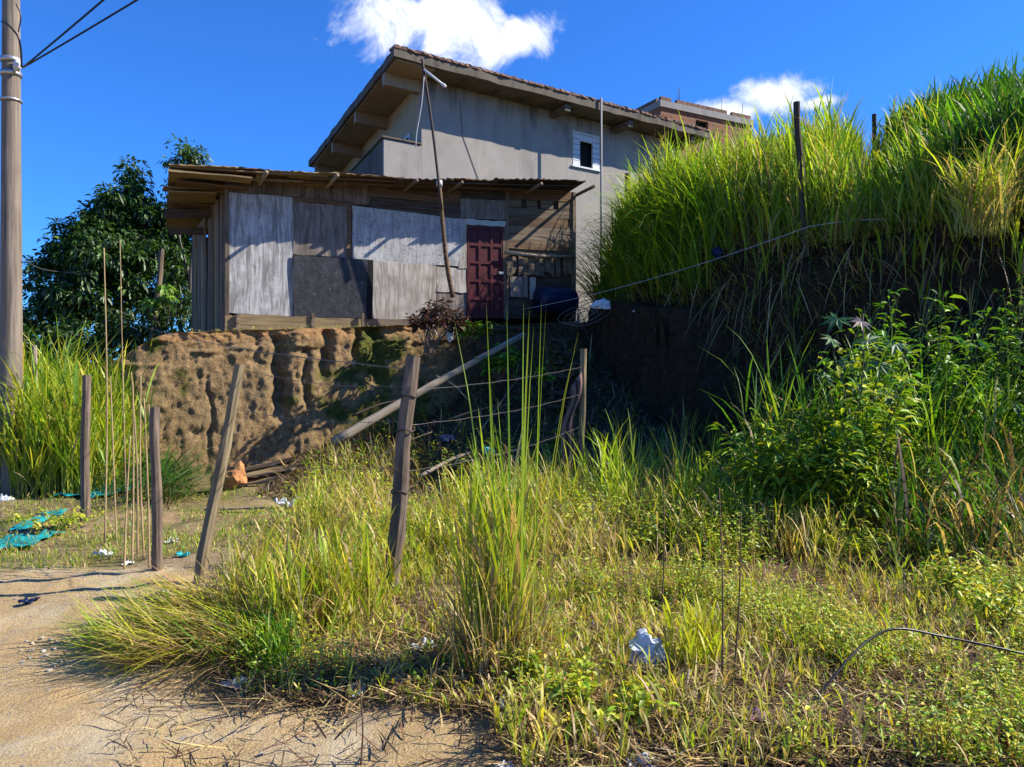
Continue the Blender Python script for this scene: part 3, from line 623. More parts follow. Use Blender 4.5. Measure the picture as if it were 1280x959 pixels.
# windows and door on the balcony wall
for b0, b1, z0_, z1_ in ((1.0, 2.0, 7.75, 8.75), (2.9, 3.8, 7.75, 8.75), (5.2, 6.2, 7.0, 8.8)):
    wv_ = prism('balcony_window', [hp(-.03, b0), hp(-.004, b0), hp(-.004, b1), hp(-.03, b1)], z0_, z1_, M['whitepaint'], house)
    prism('pane', [hp(-.045, b0+.1), hp(-.032, b0+.1), hp(-.032, b0+.5*(b1-b0)-.03), hp(-.045, b0+.5*(b1-b0)-.03)], z0_+.1, z1_-.1, M['black'], wv_)
    prism('pane', [hp(-.045, b0+.5*(b1-b0)+.03), hp(-.032, b0+.5*(b1-b0)+.03), hp(-.032, b1-.1), hp(-.045, b1-.1)], z0_+.1, z1_-.1, M['black'], wv_)
# balcony
BW = 1.12
bal = prism('balcony', [hp(-BW, 0), hp(-.002, 0), hp(-.002, 9), hp(-BW, 9)], 6.6, 6.85, M['slab'], house)
prism('parapet_end', [hp(-BW, 0), hp(-.004, 0), hp(-.004, .12), hp(-BW, .12)], 6.86, 8.1, M['plaster'], bal)
prism('parapet', [hp(-BW, .125), hp(-BW+.12, .125), hp(-BW+.12, 9), hp(-BW, 9)], 6.86, 8.12, M['slab'], bal)
prism('parapet_cap', [hp(-BW-.05, -.04), hp(-.004, -.04), hp(-.004, .17), hp(-BW-.05, .17)], 8.125, 8.17, M['slab'], bal)
prism('parapet_cap', [hp(-BW-.05, .175), hp(-BW+.17, .175), hp(-BW+.17, 9), hp(-BW-.05, 9)], 8.125, 8.17, M['slab'], bal)
# roof slab, soffit beams, tiles along the edge
def rough_slab(name, pts, z0, z1, mat, parent, seg=.35, amp=.02):
    P = []
    for i in range(len(pts)):
        a, b = Vector((*pts[i], 0)), Vector((*pts[(i+1) % len(pts)], 0)); k = max(1, int((b-a).length/seg))
        for q in range(k):
            p = a.lerp(b, q/k); P.append((p.x+random.uniform(-amp, amp), p.y+random.uniform(-amp, amp)))
    n = len(P); V = [(x, y, z0+random.uniform(-amp, amp)) for x, y in P]+[(x, y, z1+random.uniform(-amp, amp)*.8) for x, y in P]
    Fc = [tuple(range(n-1, -1, -1)), tuple(range(n, 2*n))]+[(i, (i+1) % n, n+(i+1) % n, n+i) for i in range(n)]
    return wobj(name, V, Fc, mat, parent, base=V[0])
RO, RX = .9, 1.24
roof = rough_slab('roof', [hp(-RX, 0, RO), hp(hL+.5, 0, RO), hp(hL+.5, 10.2), hp(-RX, 10.2)], zE+.01, zE+.24, M['slab'], house)
prism('soffit', [hp(-RX+.1, 0, RO-.1), hp(-.005, 0, RO-.1), hp(-.005, 10), hp(-RX+.1, 10)], zE-.03, zE+.0, M['soffit'], roof)
for b in (.06, 3.3, 6.6, 9.7): prism('eave_beam', [hp(-RX+.16, b), hp(-.008, b), hp(-.008, b+.22), hp(-RX+.16, b+.22)], zE-.36, zE-.034, M['soffit'], roof)
for pxx in (690, 768, 845):
    u, _ = hq(pxx, 150); hbox('eave_beam', u-.1, u+.1, zE-.22, zE-.034, RO-.12, .006, M['slab'], roof)
tl = None; L_ = hL+.5+RX; nT = 62
for j in range(nT):
    u = -RX+L_*(j+.5)/nT; ww = L_/nT*.93; m_h = random.uniform(.02, .045)
    V = []
    for z in (0, 1):
        for a, b in ((-.5, 0), (.5, 0), (.5, -1), (-.5, -1)):
            V.append(hw(u+a*ww, zE+.262+(m_h if z else 0)-.03*(1 if abs(a) == .5 else 0)*(z == 0), RO+.02+random.uniform(-.02, .03)+b*.35))
    V.append(hw(u, zE+.262+m_h+.018, RO+.02)); V.append(hw(u, zE+.262+m_h+.018, RO-.33))
    wobj('roof_tile', V, [(0, 1, 5, 8, 4), (2, 3, 7, 9, 6), (4, 8, 9, 7), (8, 5, 6, 9), (1, 2, 6, 5), (3, 0, 4, 7), (3, 2, 1, 0)], M['tile'], roof, base=V[0])
u, z1 = hq(753, 134, .75); _, z0 = hq(751, 258, .1)
pts = [hw(u-.02, z0-2, .09), hw(u-.02, zE-.5, .09), hw(u, zE-.2, .3), hw(u, zE-.02, RO+.06), hw(u, zE+.36, RO+.07)]
u2, _ = hq(751.5, 200, RO+.07); tube('downpipe', [hw(u2, 4.0, RO+.07), hw(u2, zE+.34, RO+.07)], .034, M['concrete'], house)
# thin crack-following cable down the render
u, _ = hq(575, 110, .02); u3, _ = hq(612, 214, .02)
tube('wall_cable', [hw(u, 9.6, .012), hw(u+.1, 8.6, .012), hw(u+.55, 7.6, .012), hw(u3, 6.7, .012)], .008, M['wire'], house, k=5)
# ------------------------------------------------------------------ brick building behind
BC = unproj(826, 140, 34); bx = Vector((math.cos(R(28)), math.sin(R(28)), 0)); by = Vector((-math.sin(R(28)), math.cos(R(28)), 0))
brk = empty('brick_building', (BC.x, BC.y, 4), 'unfinished red brick building with grey concrete band and rebar, behind the rendered house', 'building')
def bq(u, v): p = BC+bx*u+by*v; return (p.x, p.y)
def bz(py, Y=34): return CAMZ+(CY-py)/F*Y
zt = bz(119); zb1, zb2 = bz(134), bz(126)
prism('wall', [bq(0, 0), bq(2.0, 0), bq(2.0, .2), bq(.2, .2), bq(.2, 6), bq(0, 6)], 4, zb1, M['brick'], brk)
prism('wall', [bq(2.75, 0), bq(5.4, 0), bq(5.4, 6), bq(5.2, 6), bq(5.2, .2), bq(2.75, .2)], 4, zb1, M['brick'], brk)
prism('wall', [bq(2.005, .0), bq(2.745, .0), bq(2.745, .2), bq(2.005, .2)], 4, bz(162, 35), M['brick'], brk); prism('wall', [bq(2.005, 0), bq(2.745, 0), bq(2.745, .2), bq(2.005, .2)], bz(150, 35), zb1-.004, M['brick'], brk)
prism('opening', [bq(2.0, .22), bq(2.75, .22), bq(2.75, .3), bq(2.0, .3)], bz(164, 35), bz(148, 35), M['black'], brk)
prism('concrete_band', [bq(-.1, -.1), bq(5.5, -.1), bq(5.5, 6.1), bq(-.1, 6.1)], zb1+.004, zb2, M['concrete'], brk)
u = 0
while u < 5.1:                                             # top course of single bricks
    wdt = random.choice([.3, .3, .3, .62]); 
    if random.random() < .85: prism('brick', [bq(u, -.02), bq(u+.285, -.02), bq(u+.285, .13), bq(u, .13)], zb2+.004, zb2+.2, M['tile'], brk)
    u += .3
for j in range(18): prism('brick', [bq(-.02, .3+j*.3), bq(.12, .3+j*.3), bq(.12, .585+j*.3), bq(-.02, .585+j*.3)], zb2+.004, zb2+.2, M['tile'], brk)
for u in (1.0, 1.08, 3.6, 4.9):
    p = bq(u, .05); tube('rebar', [(p[0], p[1], zb2), (p[0]+.03, p[1], zb2+.75)], .012, M['rebar'], brk, k=5)
# ------------------------------------------------------------------ utility pole and cables
PY_ = 11.0; pb = unproj(14, 480, PY_); gz = float(hg(pb.x, pb.y))
pole = empty('utility_pole', (pb.x, pb.y, gz), 'tall grey weathered utility pole at the left edge of the picture', 'pole')
pts = [(pb.x+.00*i-.012*i*0, pb.y, gz-.3+i*.62) for i in range(16)]
V, Fc = tube_vf(pts, [.158-.004*i for i in range(16)], 20, True, .012, 3)
wobj('shaft', V, Fc, M['graypole'], pole, True, base=(pb.x, pb.y, gz))
def band(py, h, mat, r=.136):
    z = CAMZ+(CY-py)/F*PY_; V, Fc = tube_vf([(pb.x, pb.y, z-h), (pb.x, pb.y, z+h)], r, 20); return wobj('band', V, Fc, mat, pole, True, base=(pb.x, pb.y, z))
band(76, .03, M['steel']); band(93, .03, M['steel']); band(126, .014, M['steel'], .139)
zc = CAMZ+(CY-85)/F*PY_
plank('insulator_bracket', (pb.x-.17, pb.y-.13, zc-.15), (pb.x-.17, pb.y-.13, zc+.2), .12, .08, M['steel'], pole)
tube('insulator', [(pb.x+.13, pb.y-.1, zc-.09), (pb.x+.17, pb.y-.12, zc), (pb.x+.16, pb.y-.1, zc+.08)], [.03, .06, .03], M['white'], pole)
hang = [unproj(2, 27, PY_-.2), unproj(10, 31, PY_-.25), unproj(22, 45, PY_-.25), unproj(26, 62, PY_-.2), unproj(27, 84, PY_-.15)]
tube('service_cable', curve_pts(hang, 6), .014, M['blackhose'], pole, k=6)
hang = [unproj(20, 5, PY_-.22), unproj(26, 20, PY_-.2), unproj(23, 40, PY_-.2)]
tube('service_cable', curve_pts(hang, 6), .009, M['blackhose'], pole, k=6)
a0 = unproj(28, 85, PY_-.1)
for tgt, lab in (((134, -2), 'upper of two dark cables rising from the utility pole'), ((178, -2), 'lower of two dark cables rising from the utility pole')):
    b0 = unproj(tgt[0], tgt[1], 9.0); d = b0-a0; pts = []
    for i in range(24):
        s = i/23*5; p = a0+d*s; p.z += .02*s*s; pts.append(p)
    tag(tube('power_cable', pts, .013, M['blackhose'], k=6), lab, 'cable', 'cables from the utility pole')
tag(tube('thin_wire', curve_pts([unproj(29, 325, PY_), unproj(60, 338, 12.5), unproj(125, 344, 15)], 6), .006, M['wire'], k=5), 'thin wire from the pole into the dark tree', 'wire')
def lump(name, loc, size, mat, label, cat, amp=.5, fr=2.2, sub=3, group=None, flat=True, M_=None, seed=0):
    bm = bmesh.new(); bmesh.ops.create_icosphere(bm, subdivisions=sub, radius=.5)
    V = np.array([v.co[:] for v in bm.verts]); U = V/np.linalg.norm(V, axis=1, keepdims=True); g_ = np.random.default_rng(int(abs(loc[0]*977+loc[1]*131)))
    pn = g_.standard_normal((13, 3)); pn /= np.linalg.norm(pn, axis=1, keepdims=True); dd = g_.uniform(.28, .5, 13); rr_ = np.min(np.where(U @ pn.T > .12, dd/np.maximum(U @ pn.T, .12), 9), axis=1); rr_ = np.minimum(rr_, .62)
    n = np.abs(fbm(U*fr+loc[0]*3, 3, .6)); V = U*(rr_*(1-amp*.75*n)*(1+amp*.12*g_.standard_normal(len(U))))[:, None]*np.array(size)*1.15
    for v, c in zip(bm.verts, V): v.co = c
    me_ = bpy.data.meshes.new(name); bm.to_mesh(me_); bm.free(); me_.materials.append(mat)
    return tag(obj(name, me_, None, Matrix.Translation(loc) @ Matrix.Rotation(random.uniform(0, 6), 4, 'Z')), label, cat, group)
# ------------------------------------------------------------------ fence posts, wires, stakes
def post(name, px0, py0, px1, py1, Y, r0, r1, mat, label, group=None, z=None, k=9, lean=0., wob=.1, cat='post'):
    """foot at picture point 0, head at picture point 1; Y distance of the foot"""
    a = unproj(px0, py0, Y); a.z = float(surf(a.x, a.y))-.03 if z is None else z; b = unproj(px1, py1, Y+lean)
    root = empty(name, tuple(a), label, cat, group); pts = []
    for i in range(9):
        p = a.lerp(b, i/8); p.x += math.sin(i*1.3+px0)*r0*.16; p.y += math.cos(i*1.7+px0)*r0*.16; pts.append(p)
    pts[0].z -= .15
    V, Fc = tube_vf(pts, [r0+(r1-r0)*i/8 for i in range(9)], k, True, wob, px0)
    x = (b-a).normalized(); y = x.orthogonal().normalized(); zz = x.cross(y)
    Mx = frame(a, x, y, zz); Mi = Mx.inverted()
    obj('shaft', mesh('shaft', [Mi @ q for q in V], Fc, mat), root, Mx)
    return root, a, b
GP = 'wooden fence posts'
pA, a_, A1 = post('fence_post', 106, 638, 108, 469, 9.4, .055, .05, M['bark'], 'upright fence post against the bright green grass below the utility pole', GP)
pB, a_, B1 = post('fence_post', 198, 707, 193, 509, 6.75, .047, .04, M['bark'], 'short grey fence post standing right of the thin dry canes', GP)
pC, a_, C1 = post('fence_post', 247, 735, 301, 456, 6.1, .048, .043, M['oliveposts'], 'fence post leaning strongly to the right in front of the earth bank', GP, lean=.15)
pD, a_, D1 = post('fence_post', 488, 752, 515, 446, 5.75, .062, .055, M['bark'], 'thick split fence post left of the tall grass clump', GP)
pE, a_, E1 = post('fence_post', 724, 622, 730, 436, 9.6, .045, .04, M['oliveposts'], 'fence post with a brown rag hanging beside it', GP)
pF, a_, F1 = post('fence_post', 1008, 290, 995, 128, 11.9, .055, .05, M['darkwood'], 'dark leaning post on the grassy hilltop against the sky', 'hilltop posts')
pG, a_, G1 = post('fence_post', 1094, 235, 1093, 143, 15.5, .05, .045, M['darkwood'], 'short dark post stub far back on the hilltop', 'hilltop posts', z=4.4)
pH, a_, H1 = post('fence_post', 786, 270, 784, 217, 18.5, .06, .055, M['darkwood'], 'small dark post before the rendered house wall', 'hilltop posts', z=4.6)
pI, a_, I1 = post('fence_post', 44, 520, 43, 432, 11.8, .045, .04, M['polewood'], 'pale post stub sunk in bright grass beside the utility pole', GP)
pK, a_, K1 = post('slanted_pole', 190, 425, 203, 312, 17.5, .07, .06, M['bark'], 'grey slanted pole in front of the dark tree', None, z=2.4, cat='pole')
for (q0, q1) in ((.30, .34), (.16, .20), (.55, .58)):       # wire binding on the thick post
    p0 = D1.lerp(unproj(488, 752, 5.75), q0)
    ring = [(p0.x+.068*math.cos(t/10*6.283), p0.y+.068*math.sin(t/10*6.283), p0.z+.012*math.sin(t*1.9)) for t in range(12)]
    V, Fc = tube_vf(ring, .006, 5); wobj('wire_binding', V, Fc, M['rebar'], pD, True, base=ring[0])
def wire(p, q, label, sag=.05, r=.0021, n=20, mat='wire', group='fence wires', barbs=True):
    p, q = Vector(p), Vector(q); pts = []
    for i in range(n+1):
        t = i/n; c = p.lerp(q, t); c.z -= sag*4*t*(1-t)+.004*math.sin(i*2.1); c.y += .004*math.sin(i*1.4); pts.append(c)
    root = empty('fence_wire', tuple(p), label, 'wire', group)
    V, Fc = tube_vf(pts, r, 5); wobj('strand', V, Fc, M[mat], root, True, base=tuple(p))
    if barbs:
        me_ = None
        for i in range(2, n-1, 2):
            c = pts[i]; V = []; Fc = []
            for d in (Vector((.02, .01, .02)), Vector((-.01, .02, .022))):
                v, f = tube_vf([c-d, c+d], r*.8, 3); Fc += [tuple(j+len(V) for j in ff) for ff in f]; V += v
            wobj('barb', V, Fc, M[mat], root, base=tuple(c))
def on(p0, p1, t): return Vector(p0).lerp(Vector(p1), t)
Cf, Df, Ef = unproj(247, 735, 6.1), unproj(488, 752, 5.75), unproj(724, 622, 9.6)
for i, (t0, t1, lab) in enumerate(((.02, .12, 'topmost'), (.2, .26, 'middle'), (.42, .45, 'lowest'))):
    wire(on(C1, Cf, t0), on(D1, Df, t1), lab+' wire strand between the leaning post and the thick split post')
    wire(on(D1, Df, t1+.02), on(E1, Ef, t0+.1), lab+' wire strand between the thick split post and the rag post', sag=.03+.02*i)
wire(on(D1, Df, .05), unproj(150, 398, 15.5), 'dark wire strand crossing the sunlit earth bank face', .12, .004, 24)
# wire leaving the rag post into the dark
# canes
cane = [(158, 690, 150, 300, 10), (165, 730, 166, 478, 7.2), (172, 700, 164, 465, 7.5), (180, 715, 176, 470, 7.3), (187, 735, 180, 498, 6.9), (192, 745, 186, 505, 6.8), (155, 735, 163, 545, 7.0), (146, 690, 138, 470, 8.0), (131, 690, 130, 310, 8.2)]
side = ['leftmost but one', 'third', 'second', 'fourth', 'fifth', 'rightmost', 'short', 'bent', 'tallest']
clab = ['tall dry grass stalk rising in front of the dark tree', 'dry cane of the bundle by the short grey post, third from it', 'tallest dry cane of the bundle by the short grey post', 'dry cane in the middle of the bundle by the grey post', 'dry cane second nearest to the short grey post', 'dry cane touching the short grey post', 'short dry cane at the left side of the cane bundle', 'thin cane standing alone left of the cane bundle', 'thin green tall stalk left of the canes, reaching the tree']
for (a, b, c, d, Yc), lab in zip(cane, clab):
    p, q = unproj(a, b, Yc), unproj(c, d, Yc+.1); p.z = float(surf(p.x, p.y))-.05
    mid = p.lerp(q, .5)+Vector((random.uniform(-.03, .03), 0, 0))
    V, Fc = tube_vf(curve_pts([p, mid, q], 6), [.0105-.0004*i for i in range(13)], 6, True, .1, a)
    x = (q-p).normalized(); y = x.orthogonal().normalized(); Mx = frame(p, x, y, x.cross(y)); Mi = Mx.inverted()
    o = obj('dry_cane', mesh('dry_cane', [Mi @ v for v in V], Fc, M['bamboo'], True), None, Mx); tag(o, lab, 'cane', 'dry canes by the grey post')
# rag
ra = unproj(713, 486, 9.55); V = []; Fc = []; nx_, nz_ = 8, 16
for j in range(nz_+1):
    for i in range(nx_+1):
        a = i/nx_; b = j/nz_; V.append((ra.x-.14*b+.14*a+.03*math.sin(b*9), ra.y+.05*math.sin(a*14+b*3), ra.z-.98*b-.05*random.random()*(j == nz_)+.22*a*(1-b)))
for j in range(nz_):
    for i in range(nx_): Fc.append((j*(nx_+1)+i, j*(nx_+1)+i+1, (j+1)*(nx_+1)+i+1, (j+1)*(nx_+1)+i))
o = wobj('hanging_rag', V, Fc, M['cloth'], None, True, base=V[0]); sm = o.modifiers.new('thick', 'SOLIDIFY'); sm.thickness = .012
tag(o, 'brown rag hanging from the wire beside a fence post', 'rag')
# leaning log and smaller timbers
def log(name, pts, r, mat, label, cat='log', k=10, group=None):
    pts = [Vector(p) for p in pts]; a = pts[0]; x = (pts[-1]-pts[0]).normalized(); y = x.orthogonal().normalized(); Mx = frame(a, x, y, x.cross(y)); Mi = Mx.inverted()
    cp_ = curve_pts(pts, 5); n = len(cp_)
    V, Fc = tube_vf(cp_, [r[0]+(r[1]-r[0])*i/(n-1) for i in range(n)], k, True, .08, a.x)
    return tag(obj(name, mesh(name, [Mi @ q for q in V], Fc, mat, True), None, Mx), label, cat, group)
log('fallen_log', [unproj(416, 554, 12.3), unproj(520, 494, 12.95)+Vector((0, 0, .01)), unproj(655, 418, 13.9)], (.085, .05), M['polewood'], 'long pale bare log leaning up the dark slope', )
log('fallen_branch', [unproj(524, 596, 10.8), unproj(565, 574, 11.2), unproj(588, 566, 11.5)], (.03, .018), M['polewood'], 'small pale branch lying on the dark slope behind the fence', 'branch')
for (a, b, wd, m, lab) in (((282, 604, 12.2), (372, 572, 12.6), .16, 'darkwood', 'dark board lying at the foot of the bank, topmost of the heap'), ((296, 600, 11.9), (368, 588, 11.9), .2, 'oldwood', 'grey board lying flat at the foot of the bank'), ((300, 614, 11.4), (350, 600, 11.5), .12, 'darkwood', 'short dark board nearest the leaning post'), ((330, 634, 9.9), (255, 640, 9.8), .07, 'oldwood', 'thin stick lying on the trampled path behind the leaning post')):
    p, q = unproj(*a), unproj(*b); p.z = max(p.z, float(surf(p.x, p.y))+.03); q.z = max(q.z, float(surf(q.x, q.y))+.05)
    o = plank('loose_board', p, q, .03, wd, M[m], None, (0, 0, 1), .012); tag(o, lab, 'board', 'loose boards')
for (a, b_, r_, m, lab) in (((470, 574, 11.9), (540, 540, 12.3), .022, 'oldwood', 'grey broken branch lying left of the long pale log foot'), ((560, 525, 12.4), (640, 505, 12.6), .02, 'brownwood', 'brown branch lying across the dark slope under the wires'), ((600, 540, 12.0), (650, 470, 12.9), .016, 'oldwood', 'thin grey branch leaning up the dark slope toward the steps'), ((440, 520, 12.8), (500, 500, 13.2), .02, 'darkwood', 'dark branch lying along the foot of the mossy bank'), ((655, 560, 11.4), (715, 540, 11.8), .018, 'brownwood', 'brown branch lying left of the rag post'), ((545, 470, 13.3), (585, 500, 13.0), .016, 'polewood', 'pale short branch below the red leaved shrub')):
    q0, q1 = unproj(*a), unproj(*b_)
    for q in (q0, q1): q.z = max(q.z, float(hg(q.x, q.y))+r_*.7)
    log('fallen_branch', [q0, q0.lerp(q1, .5)+Vector((.03, 0, .05)), q1], (r_, r_*.5), M[m], lab, 'branch', 7, 'branches on the dark slope')
for j, (px, py, w_, m, lab) in enumerate(((470, 560, .16, 'greystone', 'grey stone on the slope right of the pale blocks'), (500, 548, .13, 'greystone', 'dark stone left of the thick post on the slope'), (575, 545, .15, 'stone', 'pale stone on the slope right of the thick post'), (640, 548, .14, 'greystone', 'grey stone on the slope under the lowest wire'), (540, 560, .1, 'clay', 'orange clod on the slope right beside the thick post'))):
    c = unproj(px, py, 11.9); lump('stone', (c.x, c.y, float(hg(c.x, c.y))+w_*.25), (w_*1.3, w_, w_*.8), M[m], lab, 'stone', .3, sub=2)
# antenna mast
ms = empty('antenna_mast', tuple(unproj(566, 372, 15.12)), 'thin dark antenna mast with white arm leaning before the shack', 'mast')
tube('lower_pole', curve_pts([unproj(566, 372, 15.12), unproj(557, 318, 15.02), unproj(549, 228, 14.86)], 6), [.05-.001*i for i in range(13)], M['brownwood'], ms, k=8, wob=.08)
tube('upper_pole', curve_pts([unproj(552, 262, 14.84), unproj(541, 165, 14.7), unproj(527.5, 74, 14.55)], 6), .026, M['rebar'], ms, k=7)
tube('white_arm', [unproj(530, 87, 14.56), unproj(555, 107, 14.5)], .022, M['white'], ms, k=8)
tube('arm_cap', [unproj(553.5, 105.5, 14.49), unproj(556.5, 108.5, 14.48)], .032, M['white'], ms, k=8)
tube('aerial_cable', curve_pts([unproj(530, 96, 14.33), unproj(527, 130, 14.4), unproj(521, 165, 14.45), unproj(519.5, 184, 14.5)], 5), .009, M['cord'], ms, k=5)
tube('binding', [unproj(549, 226, 14.85), unproj(549.4, 233, 14.85)], .062, M['cord'], ms, k=9)
# cord from the door to the hill
p, q = unproj(652, 387, 15.6), unproj(1012, 283, 11.45); pts = [p.lerp(q, i/16)-Vector((0, 0, .12*4*(i/16)*(1-i/16))) for i in range(17)]+curve_pts([q, unproj(1062, 276, 11.0), unproj(1110, 274, 10.7)], 4)[1:]
tag(tube('washing_line', pts, .004, M['cord'], k=5), 'pale cord stretched from the maroon door to the hilltop edge', 'cord')
# steps
slabs = ((700, 508, 13.0), (701, 490, 13.3), (703, 471, 13.65), (704, 456, 14.0), (706, 441, 14.4), (702, 424, 14.8))
step_lab = ['lowest', 'second lowest', 'third', 'fourth', 'second highest', 'highest']
for (a, b, Yc), lab in zip(slabs, step_lab):
    c = unproj(a, b, Yc); o = plank('earth_step', c+Vector((-.27+random.uniform(-.08, .08), -.05, random.uniform(-.03, .03))), c+Vector((.27+random.uniform(-.08, .08), .05, random.uniform(-.03, .03))), .035, .22, M['darkwood'], None, (0, 0, 1), .03)
    tag(o, lab+' weathered step board on the dark slope to the door', 'step', 'steps up the slope')
# blue barrel on its side against the shack
c = unproj(694, 376, 16.3); bar = empty('blue_barrel', (c.x, c.y, c.z-.3), 'dark blue plastic barrel lying beside the shack door', 'barrel'); ax = SD
pts = [c+ax*(-.42+.84*i/12) for i in range(13)]; rr = [.24, .285, .29, .29, .305, .29, .29, .29, .305, .29, .29, .285, .24]
V, Fc = tube_vf(pts, rr, 24); wobj('body', V, Fc, M['blue'], bar, True, base=c)
V, Fc = tube_vf([pts[0]-ax*.001, pts[0]-ax*.03], .05, 12); wobj('bung', V, Fc, M['blackhose'], bar, True, base=pts[0])
tube('rim', [pts[-1]-ax*.01, pts[-1]+ax*.015], .25, M['blue'], bar, k=24)
# coil of wire on the ledge
for q in range(3):
    c = unproj(712+q*7, 398+q*2, 14.6); pts = [c+Vector((.35*math.cos(t*.5)+.02*t, .12*math.sin(t*.5), .2*math.sin(t*.5+.6)+.012*t)) for t in range(18)]
    tag(tube('tangled_wire', pts, .008, M['wire'], k=5), ['left loop of tangled wire near the barrel', 'middle loop of tangled wire on the dark ledge', 'right loop of tangled wire on the dark ledge'][q], 'wire', 'tangled wire by the barrel')
# hoses on the ground
def ground_tube(name, pix, r, mat, label, cat, lift=None):
    P = []
    for i, q in enumerate(pix):
        g = gnd(q[0], q[1]) if len(q) == 2 else None
        if g: P.append(Vector((g[0], g[1], float(surf(*g))+r+.01)))
        else: P.append(unproj(*q))
    return tag(tube(name, curve_pts(P, 8), r, M[mat], k=8), label, cat)
ground_tube('black_hose', [(905, 955), (960, 925, 3.3), (1000, 892, 3.4), (1035, 855, 3.5), (1062, 822, 3.6), (1092, 796, 3.7), (1125, 786, 3.75), (1180, 796, 3.8), (1235, 807, 3.8), (1300, 822, 3.8)], .0062, 'blackhose', 'black hose arching over the weeds at the right', 'hose')
ground_tube('black_hose', [(560, 880), (612, 893), (650, 905), (705, 915), (770, 911), (825, 925), (880, 942), (905, 950)], .009, 'blackhose', 'black hose lying on bare soil below the tall grass clump', 'hose')
ground_tube('dry_stick', [(862, 838, 3.9), (852, 880, 3.7), (838, 915, 3.5)], .009, 'polewood', 'pale dry stick lying upright among weeds right of the crumpled bag', 'stick')
for a, b, c, d, Yq, lab in ((902, 900, 899, 610, 3.9, 'dark thin dead stem tallest in the right foreground'), (916, 905, 926, 640, 3.9, 'dark thin dead stem right of the tallest one'), (827, 770, 829, 585, 5.2, 'reddish dead stem in the middle of the weeds'), (1012, 900, 960, 760, 4.1, 'slanted dead stem crossing the arching hose'), (1003, 740, 1022, 685, 5.8, 'short black stake leaning in the weeds'), (451, 955, 449, 850, 3.3, 'thin dead stem on bare orange soil'), (572, 955, 577, 880, 3.4, 'thin reddish stem left of the white bag on soil'), (530, 800, 527, 720, 4.9, 'short dark stem behind the small plastic scrap')):
    p, q = unproj(a, b, Yq), unproj(c, d, Yq+.05); p.z = float(surf(p.x, p.y))-.02
    tag(tube('dead_stem', curve_pts([p, p.lerp(q, .5)+Vector((.012, 0, 0)), q], 5), [.0055-.0003*i for i in range(11)], M['brownwood' if 'black' not in lab else 'blackhose'], k=6), lab, 'stem', 'dead stems')
# ------------------------------------------------------------------ litter and stones
def scrap(name, g, w_, mat, label, cat, group):
    n_ = 10; u = np.linspace(-.5, .5, n_); A, B = np.meshgrid(u, u); sd_ = abs(g[0]*31+g[1]*17) % 50; asp_ = random.uniform(.5, 1); th_ = random.uniform(0, 6.3); A2 = A*(1+.5*fbm(xy(A, B, 2.2, sd_), 2)); B2 = B*asp_*(1+.5*fbm(xy(A, B, 2.2, sd_+9), 2))
    Xs = (A2*math.cos(th_)-B2*math.sin(th_))*w_; Ys = (A2*math.sin(th_)+B2*math.cos(th_))*w_; Zs = w_*(.05+.75*np.abs(fbm(np.stack([A*3, B*3, 0*A+sd_], -1), 3, .6))+.25*random.random()*np.abs(A)); I = np.arange(n_*n_).reshape(n_, n_); Q_ = np.stack([I[:-1, :-1], I[:-1, 1:], I[1:, 1:], I[1:, :-1]], -1).reshape(-1, 4)
    o = obj(name, npmesh(name, np.stack([Xs, Ys, Zs], -1).reshape(-1, 3), Q_, M[mat], False), None, Matrix.Translation((g[0], g[1], float(surf(*g))))); sm = o.modifiers.new('thick', 'SOLIDIFY'); sm.thickness = .003; return tag(o, label, cat, group)
def glump(name, px, py, wpx, hpx, mat, label, cat, amp=.5, **kw):
    if name in ('plastic_scrap', 'plastic_bag') and hpx < 40: g = gnd(px, py+hpx*.4); return scrap(name, g, wpx/F*g[1]*1.15, mat, label, cat, kw.get('group'))
    g = gnd(px, py+hpx*.4); z = float(surf(*g)); w_ = wpx/F*g[1]; h_ = hpx/F*g[1]
    return lump(name, (g[0], g[1], z+h_*.35), (w_, w_*.8, h_*1.1), M[mat], label, cat, amp, **kw)
LT = 'plastic litter'
glump('plastic_bag', 807, 826, 52, 46, 'bag', 'largest crumpled white plastic bag, among weeds in the foreground', 'bag', .75, group=LT)
glump('plastic_bag', 640, 889, 38, 24, 'bag', 'crumpled white bag on soil below the tall grass clump', 'bag', .7, group=LT)
glump('plastic_scrap', 297, 834, 26, 20, 'bag', 'pale plastic scrap beside the bright green tuft', 'litter', .5, group=LT)
glump('plastic_scrap', 527, 803, 24, 22, 'bag', 'grey plastic scrap between the split post and the grass clump', 'litter', .6, group=LT)
glump('plastic_scrap', 446, 857, 22, 16, 'bag', 'dull plastic scrap in shade left of the small scrap pair', 'litter', .6, group=LT)
glump('plastic_scrap', 500, 850, 18, 13, 'bag', 'tiny plastic scrap in the shade of dry grass', 'litter', .6, group=LT)
glump('plastic_bag', 128, 675, 22, 20, 'bag', 'white crumpled bag at the foot of the cane bundle', 'bag', .7, group=LT)
glump('plastic_bag', 359, 622, 26, 22, 'bag', 'white bag on the path right of the leaning post', 'bag', .6, group=LT)
glump('plastic_bag', 8, 622, 20, 14, 'bag', 'white bag half cut by the left picture edge', 'bag', .6, group=LT)
glump('plastic_scrap', 738, 776, 16, 10, 'bag', 'small white scrap on litter right of the grass clump', 'litter', .5, group=LT)
glump('plastic_scrap', 805, 948, 34, 22, 'bag', 'bluish white scrap at the bottom edge below the dry stick', 'litter', .7, group=LT)
glump('plastic_scrap', 945, 908, 26, 24, 'purple', 'purple wrapper in the weeds of the right foreground', 'litter', .7, group=LT)
glump('plastic_scrap', 632, 955, 24, 22, 'bag', 'pale scrap at the bottom edge under the white bag', 'litter', .6, group=LT)
